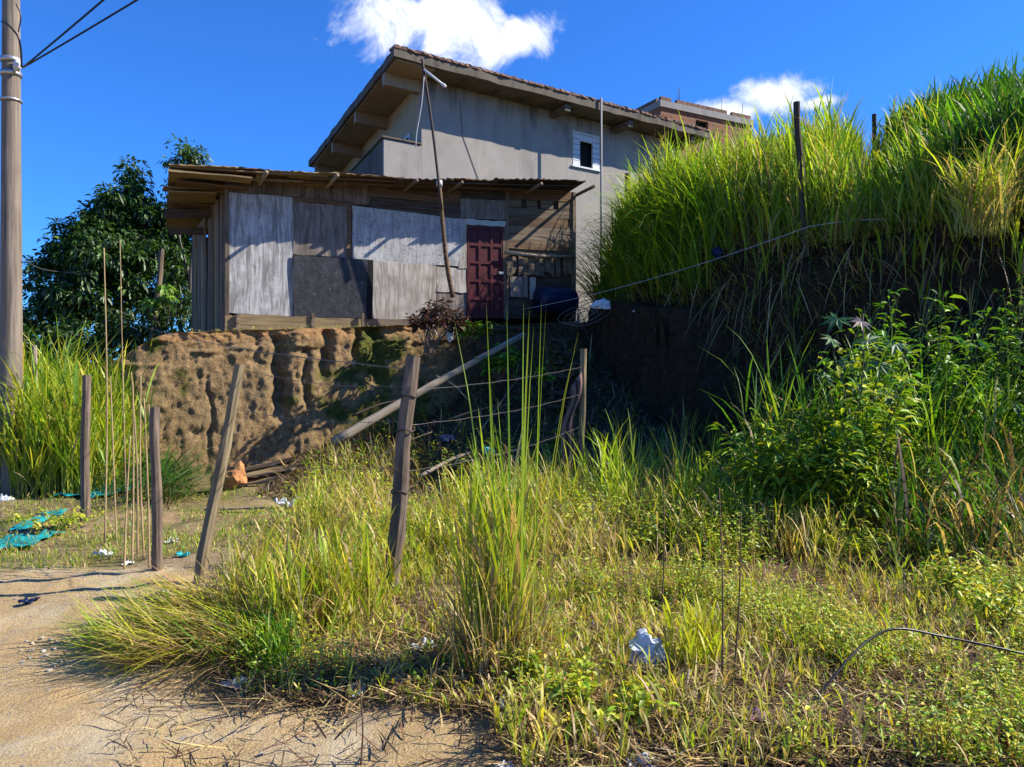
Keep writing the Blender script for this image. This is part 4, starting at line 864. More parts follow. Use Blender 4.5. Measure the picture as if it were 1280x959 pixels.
glump('plastic_scrap', 890, 708, 18, 22, 'stone', 'pale paper scrap standing in the grass field', 'litter', .5, group=LT)
glump('plastic_scrap', 214, 668, 14, 10, 'bag', 'white scrap on the path right of the canes', 'litter', .5, group=LT)
glump('plastic_scrap', 228, 690, 16, 9, 'teal', 'teal scrap on the path between the two leaning posts', 'litter', .5, group=LT)
glump('plastic_scrap', 160, 690, 12, 8, 'bag', 'tiny white scrap among the canes', 'litter', .5, group=LT)
glump('plastic_scrap', 36, 742, 14, 9, 'blue', 'grey blue scrap on the sandy path', 'litter', .5, group=LT)
glump('stone', 212, 748, 34, 14, 'greystone', 'flat grey stone at the foot of the leaning post', 'stone', .35)
glump('stone', 1190, 658, 40, 26, 'greystone', 'large grey stone in the shade of the right bushes', 'stone', .35)
glump('stone', 422, 578, 26, 18, 'stone', 'pale block on the slope below the fallen log', 'stone', .3)
glump('stone', 404, 582, 16, 20, 'stone', 'pale block leaning left of the other slope block', 'stone', .3)
glump('clay_heap', 292, 600, 46, 34, 'clay', 'orange clay heap at the foot of the bank', 'heap', .22, sub=3, fr=1.6)
for j in range(34):
    x, y = (52, 808) if j % 2 else (112, 789)
    glump('stone_chip', x+random.gauss(0, 22), y+random.gauss(0, 6), random.uniform(3, 11), random.uniform(2, 4), 'stone', 'pale stone chip scattered on the sandy path by the mown grass', 'stone', .4, sub=1, group='stone chips on the path')
def at(px, py, Yq): return tuple(unproj(px, py, Yq))
lump('plastic_bag', at(752, 381, 14.6), (.3, .25, .2), M['bag'], 'white bag lying on the dark ledge below the hanging grass', 'bag', .6, group=LT)
lump('plastic_bag', at(898, 317, 12.9), (.22, .2, .26), M['blue'], 'blue bag caught at the edge of the cut below the grass', 'bag', .5, group=LT)
lump('plastic_bag', at(563, 418, 13.9), (.18, .12, .32), M['bag'], 'white rag caught in the dark red shrub', 'rag', .6)
lump('plastic_scrap', at(800, 388, 14.2), (.35, .2, .08), M['bag'], 'flat pale scrap on the dark ledge right of the white bag', 'litter', .6, group=LT)
lump('plastic_scrap', at(610, 565, 11.2), (.2, .15, .12), M['teal'], 'teal scrap behind the fence wires', 'litter', .6, group=LT)
lump('plastic_scrap', at(560, 548, 11.5), (.25, .2, .12), M['blue'], 'dark blue scrap on the slope behind the thick post', 'litter', .6, group=LT)
# sheets of teal plastic
def sheet(name, px, py, wpx, dpx, mat, label, seed):
    g = gnd(px, py); w_ = wpx/F*g[1]; d_ = dpx/F*g[1]*g[1]/1.6; n_ = 22; u = np.linspace(-.5, .5, n_); A, B = np.meshgrid(u, u)
    Xs = g[0]+A*w_*(1+.25*fbm(xy(A, B, 3, seed), 2)); Ys = g[1]+B*d_*(1+.3*fbm(xy(A, B, 3, seed+4), 2)); P = np.stack([Xs*5, Ys*5, 0*Xs+seed], -1)
    Zs = surf(Xs, Ys)+.03+.10*np.abs(fbm(P, 4, .6)); I = np.arange(n_*n_).reshape(n_, n_); Q_ = np.stack([I[:-1, :-1], I[:-1, 1:], I[1:, 1:], I[1:, :-1]], -1).reshape(-1, 4)
    ctr = np.array([g[0], g[1], float(surf(*g))]); o = obj(name, npmesh(name, np.stack([Xs, Ys, Zs], -1).reshape(-1, 3)-ctr, Q_, M[mat], False), None, Matrix.Translation(ctr))
    sm = o.modifiers.new('thick', 'SOLIDIFY'); sm.thickness = .006; return tag(o, label, 'plastic sheet', 'teal sheets')
sheet('plastic_sheet', 20, 664, 70, 16, 'teal', 'teal plastic sheet crumpled at the left picture edge', 1)
sheet('plastic_sheet', 48, 646, 26, 14, 'teal', 'small teal sheet end behind the edge sheet', 2)
sheet('plastic_sheet', 134, 614, 50, 22, 'teal', 'teal plastic sheet under the cut grass behind the canes', 3)
sheet('plastic_sheet', 40, 655, 50, 8, 'blackhose', 'dark sheet between the two teal pieces', 5)['group'] = 'dark sheets'

# loose gravel and clods on the path and bare soil
n = 2600; gx_ = rng.uniform(-5.5, 1.2, n); gy_ = rng.uniform(3.1, 7.4, n); kp = (poly_sd(SAND, gx_, gy_) > -.3); gx_, gy_ = gx_[kp], gy_[kp]; n = len(gx_); gs = .004+.014*rng.random(n)**3; gz_ = surf(gx_, gy_)
tetra = np.array([[1, 0, 0], [-.5, .87, 0], [-.5, -.87, 0], [.2, .1, .9], [-.3, .3, .7]]); gv = (tetra[None]*(1+.35*rng.standard_normal((n, 5, 3))))*gs[:, None, None]+np.stack([gx_, gy_, gz_-gs*.2], -1)[:, None]
gf = (np.arange(n)*5)[:, None, None]+np.array([[0, 1, 4, 3], [1, 2, 4, 4], [2, 0, 3, 4]])[None]; gf[:, 1, 3] = gf[:, 1, 0]
gq = (np.arange(n)*5)[:, None, None]+np.array([[0, 1, 4], [0, 4, 3], [1, 2, 4], [2, 0, 3], [2, 3, 4]])[None]
o = obj('gravel', npmesh('gravel', gv.reshape(-1, 3), gq.reshape(-1, 3), M['greystone'], False)); tag(o, 'loose gravel and clods on the sandy path', 'gravel', kind='stuff')
# ------------------------------------------------------------------ vegetation generators
def pal(n, cols, wts=None, jit=.18):
    cols = np.array(cols, float); i = rng.choice(len(cols), n, p=wts); c = cols[i]*(1+jit*rng.standard_normal((n, 1)))*(1+.07*rng.standard_normal((n, 3))); return np.clip(c, .004, .9)
PROF = {3: [.75, 1, .7, .04], 4: [.6, 1, .95, .65, .04], 5: [.55, .9, 1, .85, .5, .03], 2: [.8, 1, .05]}
def blades(B, H, Wd, az, lean, droop, cb, ct, K=4, twist=.5):
    """tapering curved strips: base points B, length H, width Wd, direction az, start angle, extra bend"""
    n = len(B); pr = PROF[K]; P = B.copy(); out = []; cols = []
    tw = az+math.pi/2+rng.normal(0, twist, n)+0.0; sidev = np.stack([np.cos(tw), np.sin(tw), np.zeros(n)], -1)
    for k in range(K+1):
        w_ = (Wd*pr[k])[:, None]*.5; out.append(P-sidev*w_); out.append(P+sidev*w_)
        f = k/K; c = cb*(1-f)+ct*f; cols += [c, c]
        th = lean+droop*((k+.5)/K)**1.6; st = (H/K)[:, None]*np.stack([np.sin(th)*np.cos(az), np.sin(th)*np.sin(az), np.cos(th)], -1); P = P+st
    V = np.stack(out, 1).reshape(-1, 3); C = np.stack(cols, 1).reshape(-1, 3); m = 2*(K+1); o = (np.arange(n)*m)[:, None, None]
    q = np.array([[2*k, 2*k+1, 2*k+3, 2*k+2] for k in range(K)])[None]; return V, (o+q).reshape(-1, 4), C
def leaves(B, D, Ln, Wd, c, fold=.25, droop=.3):
    """broad leaves: base B, unit direction D, length, width; two halves folded on the midrib, tip bent down"""
    n = len(B); up = np.array([0, 0, 1.])+rng.normal(0, .35, (n, 3)); s = np.cross(D, up); s /= np.linalg.norm(s, axis=1, keepdims=True)+1e-9; nn = np.cross(s, D)
    L1 = Ln[:, None]; W1 = Wd[:, None]*.5; dz = np.array([0, 0, -1.])
    p0 = B; pm = B+D*L1*.5+dz*L1*droop*.2-nn*W1*0; pt = B+D*L1*.93+dz*L1*droop
    l1 = B+D*L1*.3-s*W1*.9+nn*W1*fold; r1 = B+D*L1*.3+s*W1*.9+nn*W1*fold; l2 = B+D*L1*.66-s*W1*.8+nn*W1*fold+dz*L1*droop*.4; r2 = B+D*L1*.66+s*W1*.8+nn*W1*fold+dz*L1*droop*.4
    V = np.stack([p0, l1, l2, pt, r2, r1, pm], 1).reshape(-1, 3); o = (np.arange(n)*7)[:, None, None]
    q = np.array([[0, 6, 2, 1], [6, 3, 2, 2], [0, 5, 4, 6], [6, 4, 3, 3]])[None]
    q = np.array([[0, 6, 2, 1], [0, 5, 4, 6]])[None]; t = np.array([[6, 3, 2, 6], [6, 4, 3, 6]])
    F4 = (o+q).reshape(-1, 4); T3 = (o+np.array([[6, 3, 2], [6, 4, 3]])[None]).reshape(-1, 3)
    # triangles become quads by splitting at the edge midpoint: keep it simple and use 4-gons only
    return V, F4, T3, np.repeat(c, 7, 0)
class Veg:
    def __init__(s): s.V = []; s.Q = []; s.T = []; s.C = []; s.n = 0
    def add(s, V, Q, C, T=None):
        s.V.append(V); s.Q.append(Q+s.n); s.C.append(C)
        if T is not None: s.T.append(T+s.n)
        s.n += len(V)
    def blades(s, *a, **k): V, Q, C = blades(*a, **k); s.add(V, Q, C)
    def leaves(s, *a, **k): V, Q, T, C = leaves(*a, **k); s.add(V, Q, C, T)
    def tube(s, pts, rad, c, k=5):
        V, Fc = tube_vf(pts, rad, k, False); V = np.array([tuple(v) for v in V]); s.add(V, np.array(Fc), np.tile(np.array(c, float), (len(V), 1)))
    def build(s, name, mat, base=None, parent=None, label=None, cat=None, group=None, kind=None):
        V = np.concatenate(s.V); Q = np.concatenate(s.Q); C = np.concatenate(s.C)
        if base is None: base = (float(V[:, 0].mean()), float(V[:, 1].mean()), float(V[:, 2].min()))
        V = V-np.array(base)
        if s.T: # mixed faces
            T = np.concatenate(s.T); me_ = bpy.data.meshes.new(name); nq, ntr = len(Q), len(T)
            me_.vertices.add(len(V)); me_.vertices.foreach_set('co', V.astype(np.float32).ravel()); me_.loops.add(nq*4+ntr*3)
            me_.loops.foreach_set('vertex_index', np.concatenate([Q.ravel(), T.ravel()]).astype(np.int32)); me_.polygons.add(nq+ntr)
            me_.polygons.foreach_set('loop_start', np.concatenate([np.arange(nq)*4, nq*4+np.arange(ntr)*3]).astype(np.int32)); me_.update(calc_edges=True)
            a = me_.attributes.new('Col', 'FLOAT_COLOR', 'POINT'); c4 = np.ones((len(V), 4), np.float32); c4[:, :3] = C; a.data.foreach_set('color', c4.ravel()); me_.materials.append(mat)
        else: me_ = npmesh(name, V, Q, mat, False, C)
        o = obj(name, me_, parent, Matrix.Translation(base)); return tag(o, label, cat, group, kind)
# colours
G1, G2, G3, G4 = (.11, .25, .014), (.25, .38, .018), (.42, .48, .024), (.04, .11, .012)
YG, DRY, TAN, BRN = (.56, .50, .04), (.56, .43, .17), (.42, .29, .13), (.17, .10, .05)
def pts3(x, y, z=None): return np.stack([x, y, surf(x, y) if z is None else z], -1)
def stalk_grass(vg, B, H, cols, wts, w0=.012, lean=.12, nl=3, droop=1.0, wind=None, dry=.15, K=4, ll=(.35, .7)):
    """upright stems each carrying arching leaf blades, dry leaves low down"""
    n = len(B); az = rng.uniform(0, 6.283, n) if wind is None else rng.normal(wind, .9, n)
    ln = np.abs(rng.normal(0, lean, n)); c = pal(n, cols, wts); cb = c*.6+np.array(DRY)*.35
    vg.blades(B, H*.9, np.full(n, w0*.5), az, ln, rng.uniform(.05, .4, n), cb, c, K=3)
    for j in range(nl):
        f = rng.uniform(.05, .8, n); b = B+(H*.85*f)[:, None]*np.stack([np.sin(ln)*np.cos(az), np.sin(ln)*np.sin(az), np.cos(ln)], -1)
        isd = (rng.random(n) < dry*(1.6-f*1.6)); cc = pal(n, cols, wts); cc[isd] = pal(int(isd.sum()), [DRY, TAN])
        vg.blades(b, H*rng.uniform(*ll, n)*(1.15-.5*f), w0*rng.uniform(.45, 1.7, n), rng.uniform(0, 6.283, n), rng.uniform(.08, .48, n)*(lean/.2)**.4, rng.uniform(.2, 1.1, n)*droop+.6*isd, cc*.85, cc*1.05, K=K)

# ---- hilltop grass
def hill_pts(n, dlo, dhi, pxlo, pxhi, pw=1.6):
    xs = []; tot = 0
    while tot < n:
        x = rng.uniform(1.5, 14, 60000); y = rng.uniform(8.6, 24, 60000); d = hill_d(x, y); p = CX+F*x/y
        ok = (d > dlo) & (d < dhi) & (p > pxlo) & (p < pxhi) & (rng.random(60000) < np.clip(1-(d-dlo)/(dhi-dlo), 0, 1)**pw); q = np.stack([x[ok], y[ok]], -1); xs.append(q); tot += len(q)
    q = np.concatenate(xs)[:n]; return q[:, 0], q[:, 1]
vg = Veg(); x, y = hill_pts(620, .25, 5.0, 690, 1330, .8); tz = rng.uniform(.72, 1.25, len(x)); rep = rng.integers(6, 30, len(x)); tz = np.repeat(tz, rep); x = np.repeat(x, rep)+rng.normal(0, .17, rep.sum()); y = np.repeat(y, rep)+rng.normal(0, .17, rep.sum()); nz_ = fbm(xy(x, y, .9, 31), 3); d = hill_d(x, y); p = CX+F*x/y
H = (1.5+.45*nz_)*np.interp(p, [690, 1060, 1110, 1160, 1330], [1, 1, .72, .8, .95])*tz*rng.uniform(.6, 1.2, len(x))*np.where(p > 1060, .95, 1)*np.where((p > 1050) & (p < 1110), .8, 1)
patch = fbm(xy(x, y, .7, 44), 3)+.35*(tz-1)*rng.choice([-1, 1])
for lo, hi, cols, wts in ((-9, -.1, [G2, G3, DRY, G1], [.42, .25, .06, .27]), (-.1, .12, [G2, G3, G1], [.45, .25, .3]), (.12, 9, [YG, G3, G2, BRN], [.14, .4, .4, .06])):
    k = (patch >= lo) & (patch < hi)
    if k.any(): stalk_grass(vg, pts3(x[k], y[k]), H[k], cols, wts, .022, .14, 4, .8, None, .08)
vg.build('hilltop_grass', M['veg'], label='tall sunlit green grass covering the hilltop', cat='grass', kind='stuff')
vg = Veg(); x, y = hill_pts(5000, .6, 5.5, 1110, 1340, .25); k = (hill_d(x, y) > 1.6) | (CX+F*x/y > 1190); x, y = x[k], y[k]; 
stalk_grass(vg, pts3(x, y), rng.uniform(1.1, 2.2, len(x))*np.interp(CX+F*x/y, [1100, 1150, 1300], [.45, .7, 1.0]), [G4, G1, (.05, .14, .015)], [.5, .25, .25], .036, .18, 4, .8, None, .03)
vg.build('reed_grass', M['veg'], label='taller darker reed grass on the hill at the upper right', cat='grass', kind='stuff')
# dry undergrowth along the cut edge, hanging down
vg = Veg(); x, y = hill_pts(4600, -.1, 1.1, 700, 1330, .6); n = len(x); B = pts3(x, y)
nrm = np.array([-.86, -.51]); az = np.arctan2(nrm[1], nrm[0])+rng.normal(0, .9, n)
c = pal(n, [DRY, BRN, TAN, G2, G3], [.2, .34, .2, .14, .12]); vg.blades(B, rng.uniform(.25, .65, n), rng.uniform(.01, .02, n), az, rng.uniform(.3, 1.0, n), rng.uniform(.8, 2.0, n), c*.8, c, K=4)
vg.build('overhanging_grass', M['veg'], label='dry and green grass hanging over the edge of the cut', cat='grass', kind='stuff')
# long drooping grass over the ledge beside the shack
vg = Veg(); n = 2100; t = rng.random(n); bx_ = np.interp(t, [0, .25, .6, 1], [2.0, 2.15, 2.6, 3.35]); by_ = np.interp(t, [0, .25, .6, 1], [17.6, 16.6, 14.8, 13.4]); B = pts3(bx_+rng.uniform(-.1, .8, n), by_+rng.uniform(-.1, .8, n), 0*t)
B[:, 2] = np.maximum(surf(B[:, 0], B[:, 1]), 3.3)-.05
c = pal(n, [G1, G2, G4, G3], [.35, .3, .15, .2]); vg.blades(B, rng.uniform(.7, 2.1, n), rng.uniform(.010, .036, n), np.arctan2(-.51, -.86)+rng.normal(0, 1.1, n), rng.uniform(.05, .8, n), rng.uniform(.4, 2.5, n), c, c, K=5)
vg.build('drooping_grass', M['veg'], label='long drooping green grass over the dark ledge beside the shack', cat='grass', kind='stuff')

# ---- clumps as single things
def clump(name, px, py, r, n, hlo, hhi, label, cols, wts, w0=.012, base=None, lean=.16, nl=3, droop=.8, dry=.25, wind=None, cat='grass clump', group=None, ll=(.35, .7)):
    vg = Veg()
    if base is None: g = gnd(px, py); base = (g[0], g[1], float(surf(*g)))
    a = rng.uniform(0, 6.283, n); q = r*np.sqrt(rng.random(n)); B = np.stack([base[0]+q*np.cos(a), base[1]+q*np.sin(a), np.full(n, base[2]-.03)], -1)
    stalk_grass(vg, B, rng.uniform(hlo, hhi, n), cols, wts, w0, lean, nl, droop, wind, dry, ll=ll)
    return vg, base
GC = 'grass clumps'
vg, b = clump('', 622, 845, .17, 115, .5, 1.45, '', [G2, G3, YG], [.35, .4, .25], .012, lean=.06, nl=3, droop=.22, dry=.55, ll=(.3, .65))
n = 300; a = rng.uniform(0, 6.283, n); q = .26*np.sqrt(rng.random(n)); B = np.stack([b[0]+q*np.cos(a), b[1]+q*np.sin(a), np.full(n, b[2])], -1); c = pal(n, [DRY, TAN, BRN, (.6, .48, .28)])
vg.blades(B, rng.uniform(.15, .7, n), rng.uniform(.004, .013, n), a+rng.normal(0, 1, n), rng.uniform(.0, .4, n), rng.uniform(.0, 1.2, n)+1.6*(rng.random(n) < .3), c*.8, c, K=4)
n = 13; a = rng.uniform(0, 6.283, n); B = np.stack([b[0]+.13*np.cos(a)+.1, b[1]+.12*np.sin(a), np.full(n, b[2])], -1); c = pal(n, [G2, G3]); vg.blades(B, rng.uniform(1.5, 2.05, n), np.full(n, .013), a, rng.uniform(.0, .08, n), rng.uniform(.02, .3, n), c*.9, c, K=5)
vg.build('grass_clump', M['veg'], b, None, 'tallest grass clump in the middle, green above straw coloured base', 'grass clump', GC)
for (px, py, r, n, h0, h1, lab, cols, w0, dry) in (
    (340, 830, .12, 90, .22, .42, 'small bright green tuft beside a plastic scrap', [G1, G2], .012, .02),
    (395, 590, .3, 110, .6, 1.0, 'bright green tuft on the slope below the bank', [G2, G3], .016, .05),
    (432, 775, .26, 80, .4, .8, 'yellow green clump just left of the thick split post', [G3, YG, G2], .012, .3),
    (385, 790, .34, 130, .4, .75, 'dense clump of grass left of the split post clump', [G3, YG, G2], .012, .45),
    (320, 770, .26, 110, .3, .6, 'clump of dry and green grass by the leaning post foot', [YG, DRY, G2], .011, .5),
    (870, 676, .25, 34, .7, 1.25, 'thin tall clump before the dark cut, left of the right bushes', [G2, G3], .014, .05),
    (765, 670, .25, 34, .8, 1.45, 'thin tall clump before the dark cut, right of the rag post', [G2, G3], .016, .05),
    (915, 684, .25, 40, .5, .95, 'short clump at the left foot of the right bushes', [G2, G3], .014, .05),
    (870, 850, .16, 60, .25, .5, 'yellow tuft behind the pale dry stick', [YG, G3], .011, .15),
    (690, 655, .45, 110, .5, 1.0, 'grass clump at the foot of the rag post', [YG, DRY, G3], .012, .5)):
    vg, b = clump('', px, py, r, n, h0, h1, '', cols, None, w0, lean=.2, nl=3, droop=.7, dry=dry); vg.build('grass_clump', M['veg'], b, None, lab, 'grass clump', GC)
# clumps hanging on the cut
for (px, py, Yc, n, r, h0, h1, lab, cols) in ((1062, 300, 11.0, 26, .08, .5, 1.0, 'small green tuft hanging on the dark cut', [G1, G2]), (1228, 290, 9.3, 150, .28, .7, 1.3, 'large arching clump at the cut edge, green over dry leaves', [G2, G3, DRY])):
    b = tuple(unproj(px, py, Yc)); vg, b = clump('', px, py, r, n, h0, h1, '', cols, None, .016, b, .35, 3, 1.2, .35); vg.build('grass_clump', M['veg'], b, None, lab, 'grass clump', GC)
# grass by the utility pole
def ell(n, px, py, rx, ry):
    a = rng.uniform(0, 6.283, n); q = np.sqrt(rng.random(n)); X_ = px+rx*q*np.cos(a); Y_ = py+ry*q*np.sin(a); Yw = CAMZ*F/(Y_-CY); return (X_-CX)/F*Yw, Yw
vg = Veg(); x, y = ell(1500, 55, 603, 125, 22); stalk_grass(vg, pts3(x, y), rng.uniform(.8, 2.2, len(x))*(.7+.6*vnoise(xy(x, y, 1.6, 5))), [G2, G3, G1, YG], [.4, .3, .15, .15], .022, .2, 4, 1.0, None, .05)
vg.build('roadside_grass', M['veg'], label='bright tall grass around the foot of the utility pole', cat='grass', kind='stuff')
# cut leaves heap behind the canes
vg = Veg(); n = 420; x, y = ell(n, 195, 618, 42, 12); B = pts3(x, y); B[:, 2] += rng.uniform(.0, .35, n); c = pal(n, [(.07, .15, .04), (.12, .22, .06), G4]); vg.blades(B, rng.uniform(.5, 1.1, n), rng.uniform(.015, .03, n), rng.normal(-.3, 1.2, n), rng.uniform(.6, 1.4, n), rng.uniform(.5, 1.2, n), c, c, K=4)
vg.build('cut_grass_heap', M['veg'], label='heap of cut drooping green leaves behind the canes', cat='leaf heap')
# mown grass lying on the path
vg = Veg(); cx_, cy_ = ell(70, 245, 798, 105, 36)
for k in range(70):
    n = int(rng.integers(14, 60)); a0_ = rng.normal(math.pi+.4, .8); x = cx_[k]+rng.normal(0, .09, n); y = cy_[k]+rng.normal(0, .09, n); B = pts3(x, y); B[:, 2] += rng.uniform(0, .16, n)*ss(-3.0, -2.0, cx_[k])
    c = pal(n, [[G3, YG, DRY], [G2, G3, G1], [DRY, TAN, YG], [BRN, TAN, DRY]][k % 4]); vg.blades(B, rng.uniform(.1, .6, n)*rng.uniform(.6, 1.1), rng.uniform(.004, .013, n), rng.normal(a0_, .35, n), rng.uniform(.9, 1.6, n), rng.uniform(-.3, .8, n), c*.85, c, K=3)
vg.build('mown_grass', M['veg'], label='mown green and straw grass lying flat on the sandy path', cat='grass', kind='stuff')
# ---- the weedy field
def field(n, fn): # rejection over the picture's ground
    out = []; tot = 0
    while tot < n:
        X_ = rng.uniform(60, 1340, 40000); Y_ = rng.uniform(606, 985, 40000); Yw = CAMZ*F/(Y_-CY); xw = (X_-CX)/F*Yw; ok = rng.random(40000) < fn(X_, Y_, xw, Yw); q = np.stack([xw[ok], Yw[ok]], -1); out.append(q); tot += len(q)
    q = np.concatenate(out)[:n]; return q[:, 0], q[:, 1]
def inside(X_, Y_, xw, yw): # where vegetation stands: not on the sand, path or slope
    s_ = poly_sd(SAND, xw, yw); left = (X_ > np.interp(Y_, [575, 640, 700, 760, 830, 870, 900, 985], [395, 380, 330, 255, 255, 330, 610, 660])); return (left & (s_ < .1))*(1-.85*ss(1120, 1175, X_+.6*(Y_-660))*ss(755, 725, Y_-.25*(X_-1150)*0))
def f_back(X_, Y_, xw, yw): n_ = fbm(xy(xw, yw, 1.1, 50), 3); return inside(X_, Y_, xw, yw)*ss(-.35, .25, n_)*np.interp(Y_, [575, 600, 700, 760, 985], [.6, 1, .85, .28, .12])
vg = Veg(); x, y = field(5400, f_back); nz_ = fbm(xy(x, y, 1.0, 61), 3); tall = ss(5.0, 7.6, y); H = (.16+.42*tall+.25*nz_)*rng.uniform(.45, 1.5, len(x)); H = np.clip(H, .12, 1.2)*np.where((CX+F*x/y < 560), .8, 1)
for lo, hi, cols in ((-9, .0, [YG, G3, DRY, TAN, DRY]), (.0, 9, [G2, G3, YG])):
    k = (fbm(xy(x, y, 1.3, 71), 3) >= lo) & (fbm(xy(x, y, 1.3, 71), 3) < hi); stalk_grass(vg, pts3(x[k], y[k]), H[k], cols, None, .010, .28, 4, .9, None, .35)
x, y = field(3200, lambda a, b_, c_, d_: inside(a, b_, c_, d_)*ss(-.5, .2, fbm(xy(c_, d_, 2.0, 66), 3))*np.interp(a, [250, 620, 680], [.3, .4, 1])*np.interp(b_, [575, 760, 985], [1, 1, .35])); stalk_grass(vg, pts3(x, y), rng.uniform(.05, .28, len(x))*(1+.4*ss(5, 8, y)), [YG, G3, G2, DRY], [.3, .3, .12, .28], .0075, .4, 3, .9, None, .3, K=3)
vg.build('field_grass', M['veg'], label='yellow green wild grass over the vacant lot', cat='grass', kind='stuff')
# low leafy herbs
def f_herb(X_, Y_, xw, yw): n_ = fbm(xy(xw, yw, 1.6, 90), 3); return inside(X_, Y_, xw, yw)*ss(-.05, .35, n_)*np.interp(X_, [250, 600, 700, 1300], [.35, .4, 1, 1])*np.interp(Y_, [575, 680, 760, 985], [1, 1, .5, .13])
vg = Veg(); x, y = field(5200, f_herb); n = len(x); H = rng.uniform(.06, .3, n)*(1+1.3*ss(5.0, 7.5, y)); B = pts3(x, y); az = rng.uniform(0, 6.283, n); ln = np.abs(rng.normal(0, .3, n)); c = pal(n, [BRN, (.2, .06, .03), TAN]); vg.blades(B, H, np.full(n, .0055), az, ln, rng.uniform(0, .3, n), c, c, K=2)
for j in range(13):
    f = rng.uniform(.25, 1, n); b = B+(H*f)[:, None]*np.stack([np.sin(ln)*np.cos(az), np.sin(ln)*np.sin(az), np.cos(ln)], -1); a2 = rng.uniform(0, 6.283, n); el = rng.uniform(-.2, .8, n); D = np.stack([np.cos(a2)*np.cos(el), np.sin(a2)*np.cos(el), np.sin(el)], -1)
    Ln = rng.uniform(.014, .042, n)*(1+.6*ss(5, 8, y)); vg.leaves(b+D*Ln[:, None]*.3, D, Ln, Ln*rng.uniform(.28, .5, n), pal(n, [G1, G2, G3, YG], [.12, .33, .35, .2]))
vg.build('low_herbs', M['leaf'], label='low leafy herbs with small bright leaves over the lot', cat='herbs', kind='stuff')
# straw and dead leaves on the soil
def f_str(X_, Y_, xw, yw): i = inside(X_, Y_, xw, yw); return np.maximum(i*.9*ss(-.5, .2, fbm(xy(xw, yw, 1.7, 33), 4)), np.maximum(.05*(X_ > 150)*(Y_ > 720), .55*(X_ > 300)*(X_ < 640)*(Y_ > 830)*(Y_ < 885)))*np.interp(Y_, [575, 985], [.7, 1])
vg = Veg(); x, y = field(21000, f_str); n = len(x); B = pts3(x, y); B[:, 2] += rng.uniform(0, .05, n); c = pal(n, [DRY, TAN, BRN, (.07, .045, .025)], [.16, .24, .35, .25], .3); vg.blades(B, rng.uniform(.05, .28, n), rng.uniform(.004, .012, n), rng.uniform(0, 6.283, n), rng.uniform(1.1, 1.55, n), rng.uniform(-.2, .5, n), c*.8, c, K=2)
vg.build('dry_straw', M['straw'], label='dead straw and leaf litter covering the soil', cat='straw', kind='stuff')
# litter on the dark slope and below the bank
vg = Veg(); n = 9000; x = rng.uniform(-3.6, 3.2, n); y = rng.uniform(10.6, 15.2, n); B = pts3(x, y); B[:, 2] = hg(x, y)+rng.uniform(0, .05, n); c = pal(n, [BRN, (.06, .04, .025), TAN, (.3, .24, .15)], [.4, .35, .15, .1]); vg.blades(B, rng.uniform(.08, .3, n), rng.uniform(.01, .035, n), rng.uniform(0, 6.283, n), rng.uniform(.9, 1.6, n), rng.uniform(-.3, .6, n), c*.8, c, K=2)
vg.build('leaf_litter', M['straw'], label='dark leaf litter and twigs on the slope below the shack', cat='litter', kind='stuff')
# sparse grass on the trampled path and on the bank top
vg = Veg(); x, y = ell(5200, 140, 652, 270, 46); k = fbm(xy(x, y, 1.4, 77), 3) > -.18; x, y = x[k], y[k]; stalk_grass(vg, pts3(x, y), rng.uniform(.03, .15, len(x)), [G2, G1, G3, DRY], None, .007, .5, 3, .8, None, .2)
n = 500; u = rng.uniform(-.6, 5.4, n); o_ = rng.uniform(.1, .75, n); B = np.array([tuple(s_w(a, 0, b)) for a, b in zip(u, o_)]); B[:, 2] = ztop(B[:, 0], B[:, 1])-.02; stalk_grass(vg, B, rng.uniform(.03, .12, n), [G2, YG, DRY], None, .006, .5, 2, .8, None, .3)
vg.build('trampled_grass', M['veg'], label='short trampled grass on the path and the bank top', cat='grass', kind='stuff')

# dry brush on the dark slope
vg = Veg(); n = 1500; x = rng.uniform(-3.2, 2.2, n); y = rng.uniform(11.2, 14.9, n); B = pts3(x, y); B[:, 2] = hg(x, y); c = pal(n, [BRN, (.09, .06, .04), TAN, G4, G1], [.35, .3, .12, .13, .1]); vg.blades(B, rng.uniform(.15, .75, n), rng.uniform(.006, .016, n), rng.uniform(0, 6.283, n), rng.uniform(.1, 1.3, n), rng.uniform(-.4, 1.2, n), c, c, K=3)
n = 900; x = rng.uniform(-3.2, 2.2, n); y = rng.uniform(11.2, 14.9, n); B = pts3(x, y); B[:, 2] = hg(x, y)+rng.uniform(.02, .3, n); a = rng.uniform(0, 6.283, n); D = np.stack([np.cos(a), np.sin(a), rng.uniform(-.2, .6, n)], -1); D /= np.linalg.norm(D, axis=1, keepdims=True); Ln = rng.uniform(.05, .13, n); vg.leaves(B, D, Ln, Ln*.5, pal(n, [G1, G4, BRN]))
vg.build('dry_brush', M['straw'], label='tangle of dry brush and twigs on the slope below the door', cat='brush', kind='stuff')
# roots and creepers hanging on the cut face
vg = Veg(); x, y = hill_pts(200, -.05, .25, 850, 1330, .3); n = len(x); B = pts3(x, y); B[:, :2] -= .28*np.array([.86, .51]); B[:, 2] = rng.uniform(2.2, 3.7, n); az = np.arctan2(-.51, -.86)+rng.normal(0, .5, n); c = pal(n, [BRN, TAN, DRY, G4], [.4, .2, .2, .2]); vg.blades(B, rng.uniform(.3, 1.5, n), rng.uniform(.006, .014, n), az, rng.uniform(2.1, 2.9, n), rng.uniform(.1, .7, n), c, c, K=5)
vg.build('hanging_roots', M['straw'], label='roots and dry creepers hanging on the dark cut face', cat='roots', kind='stuff')
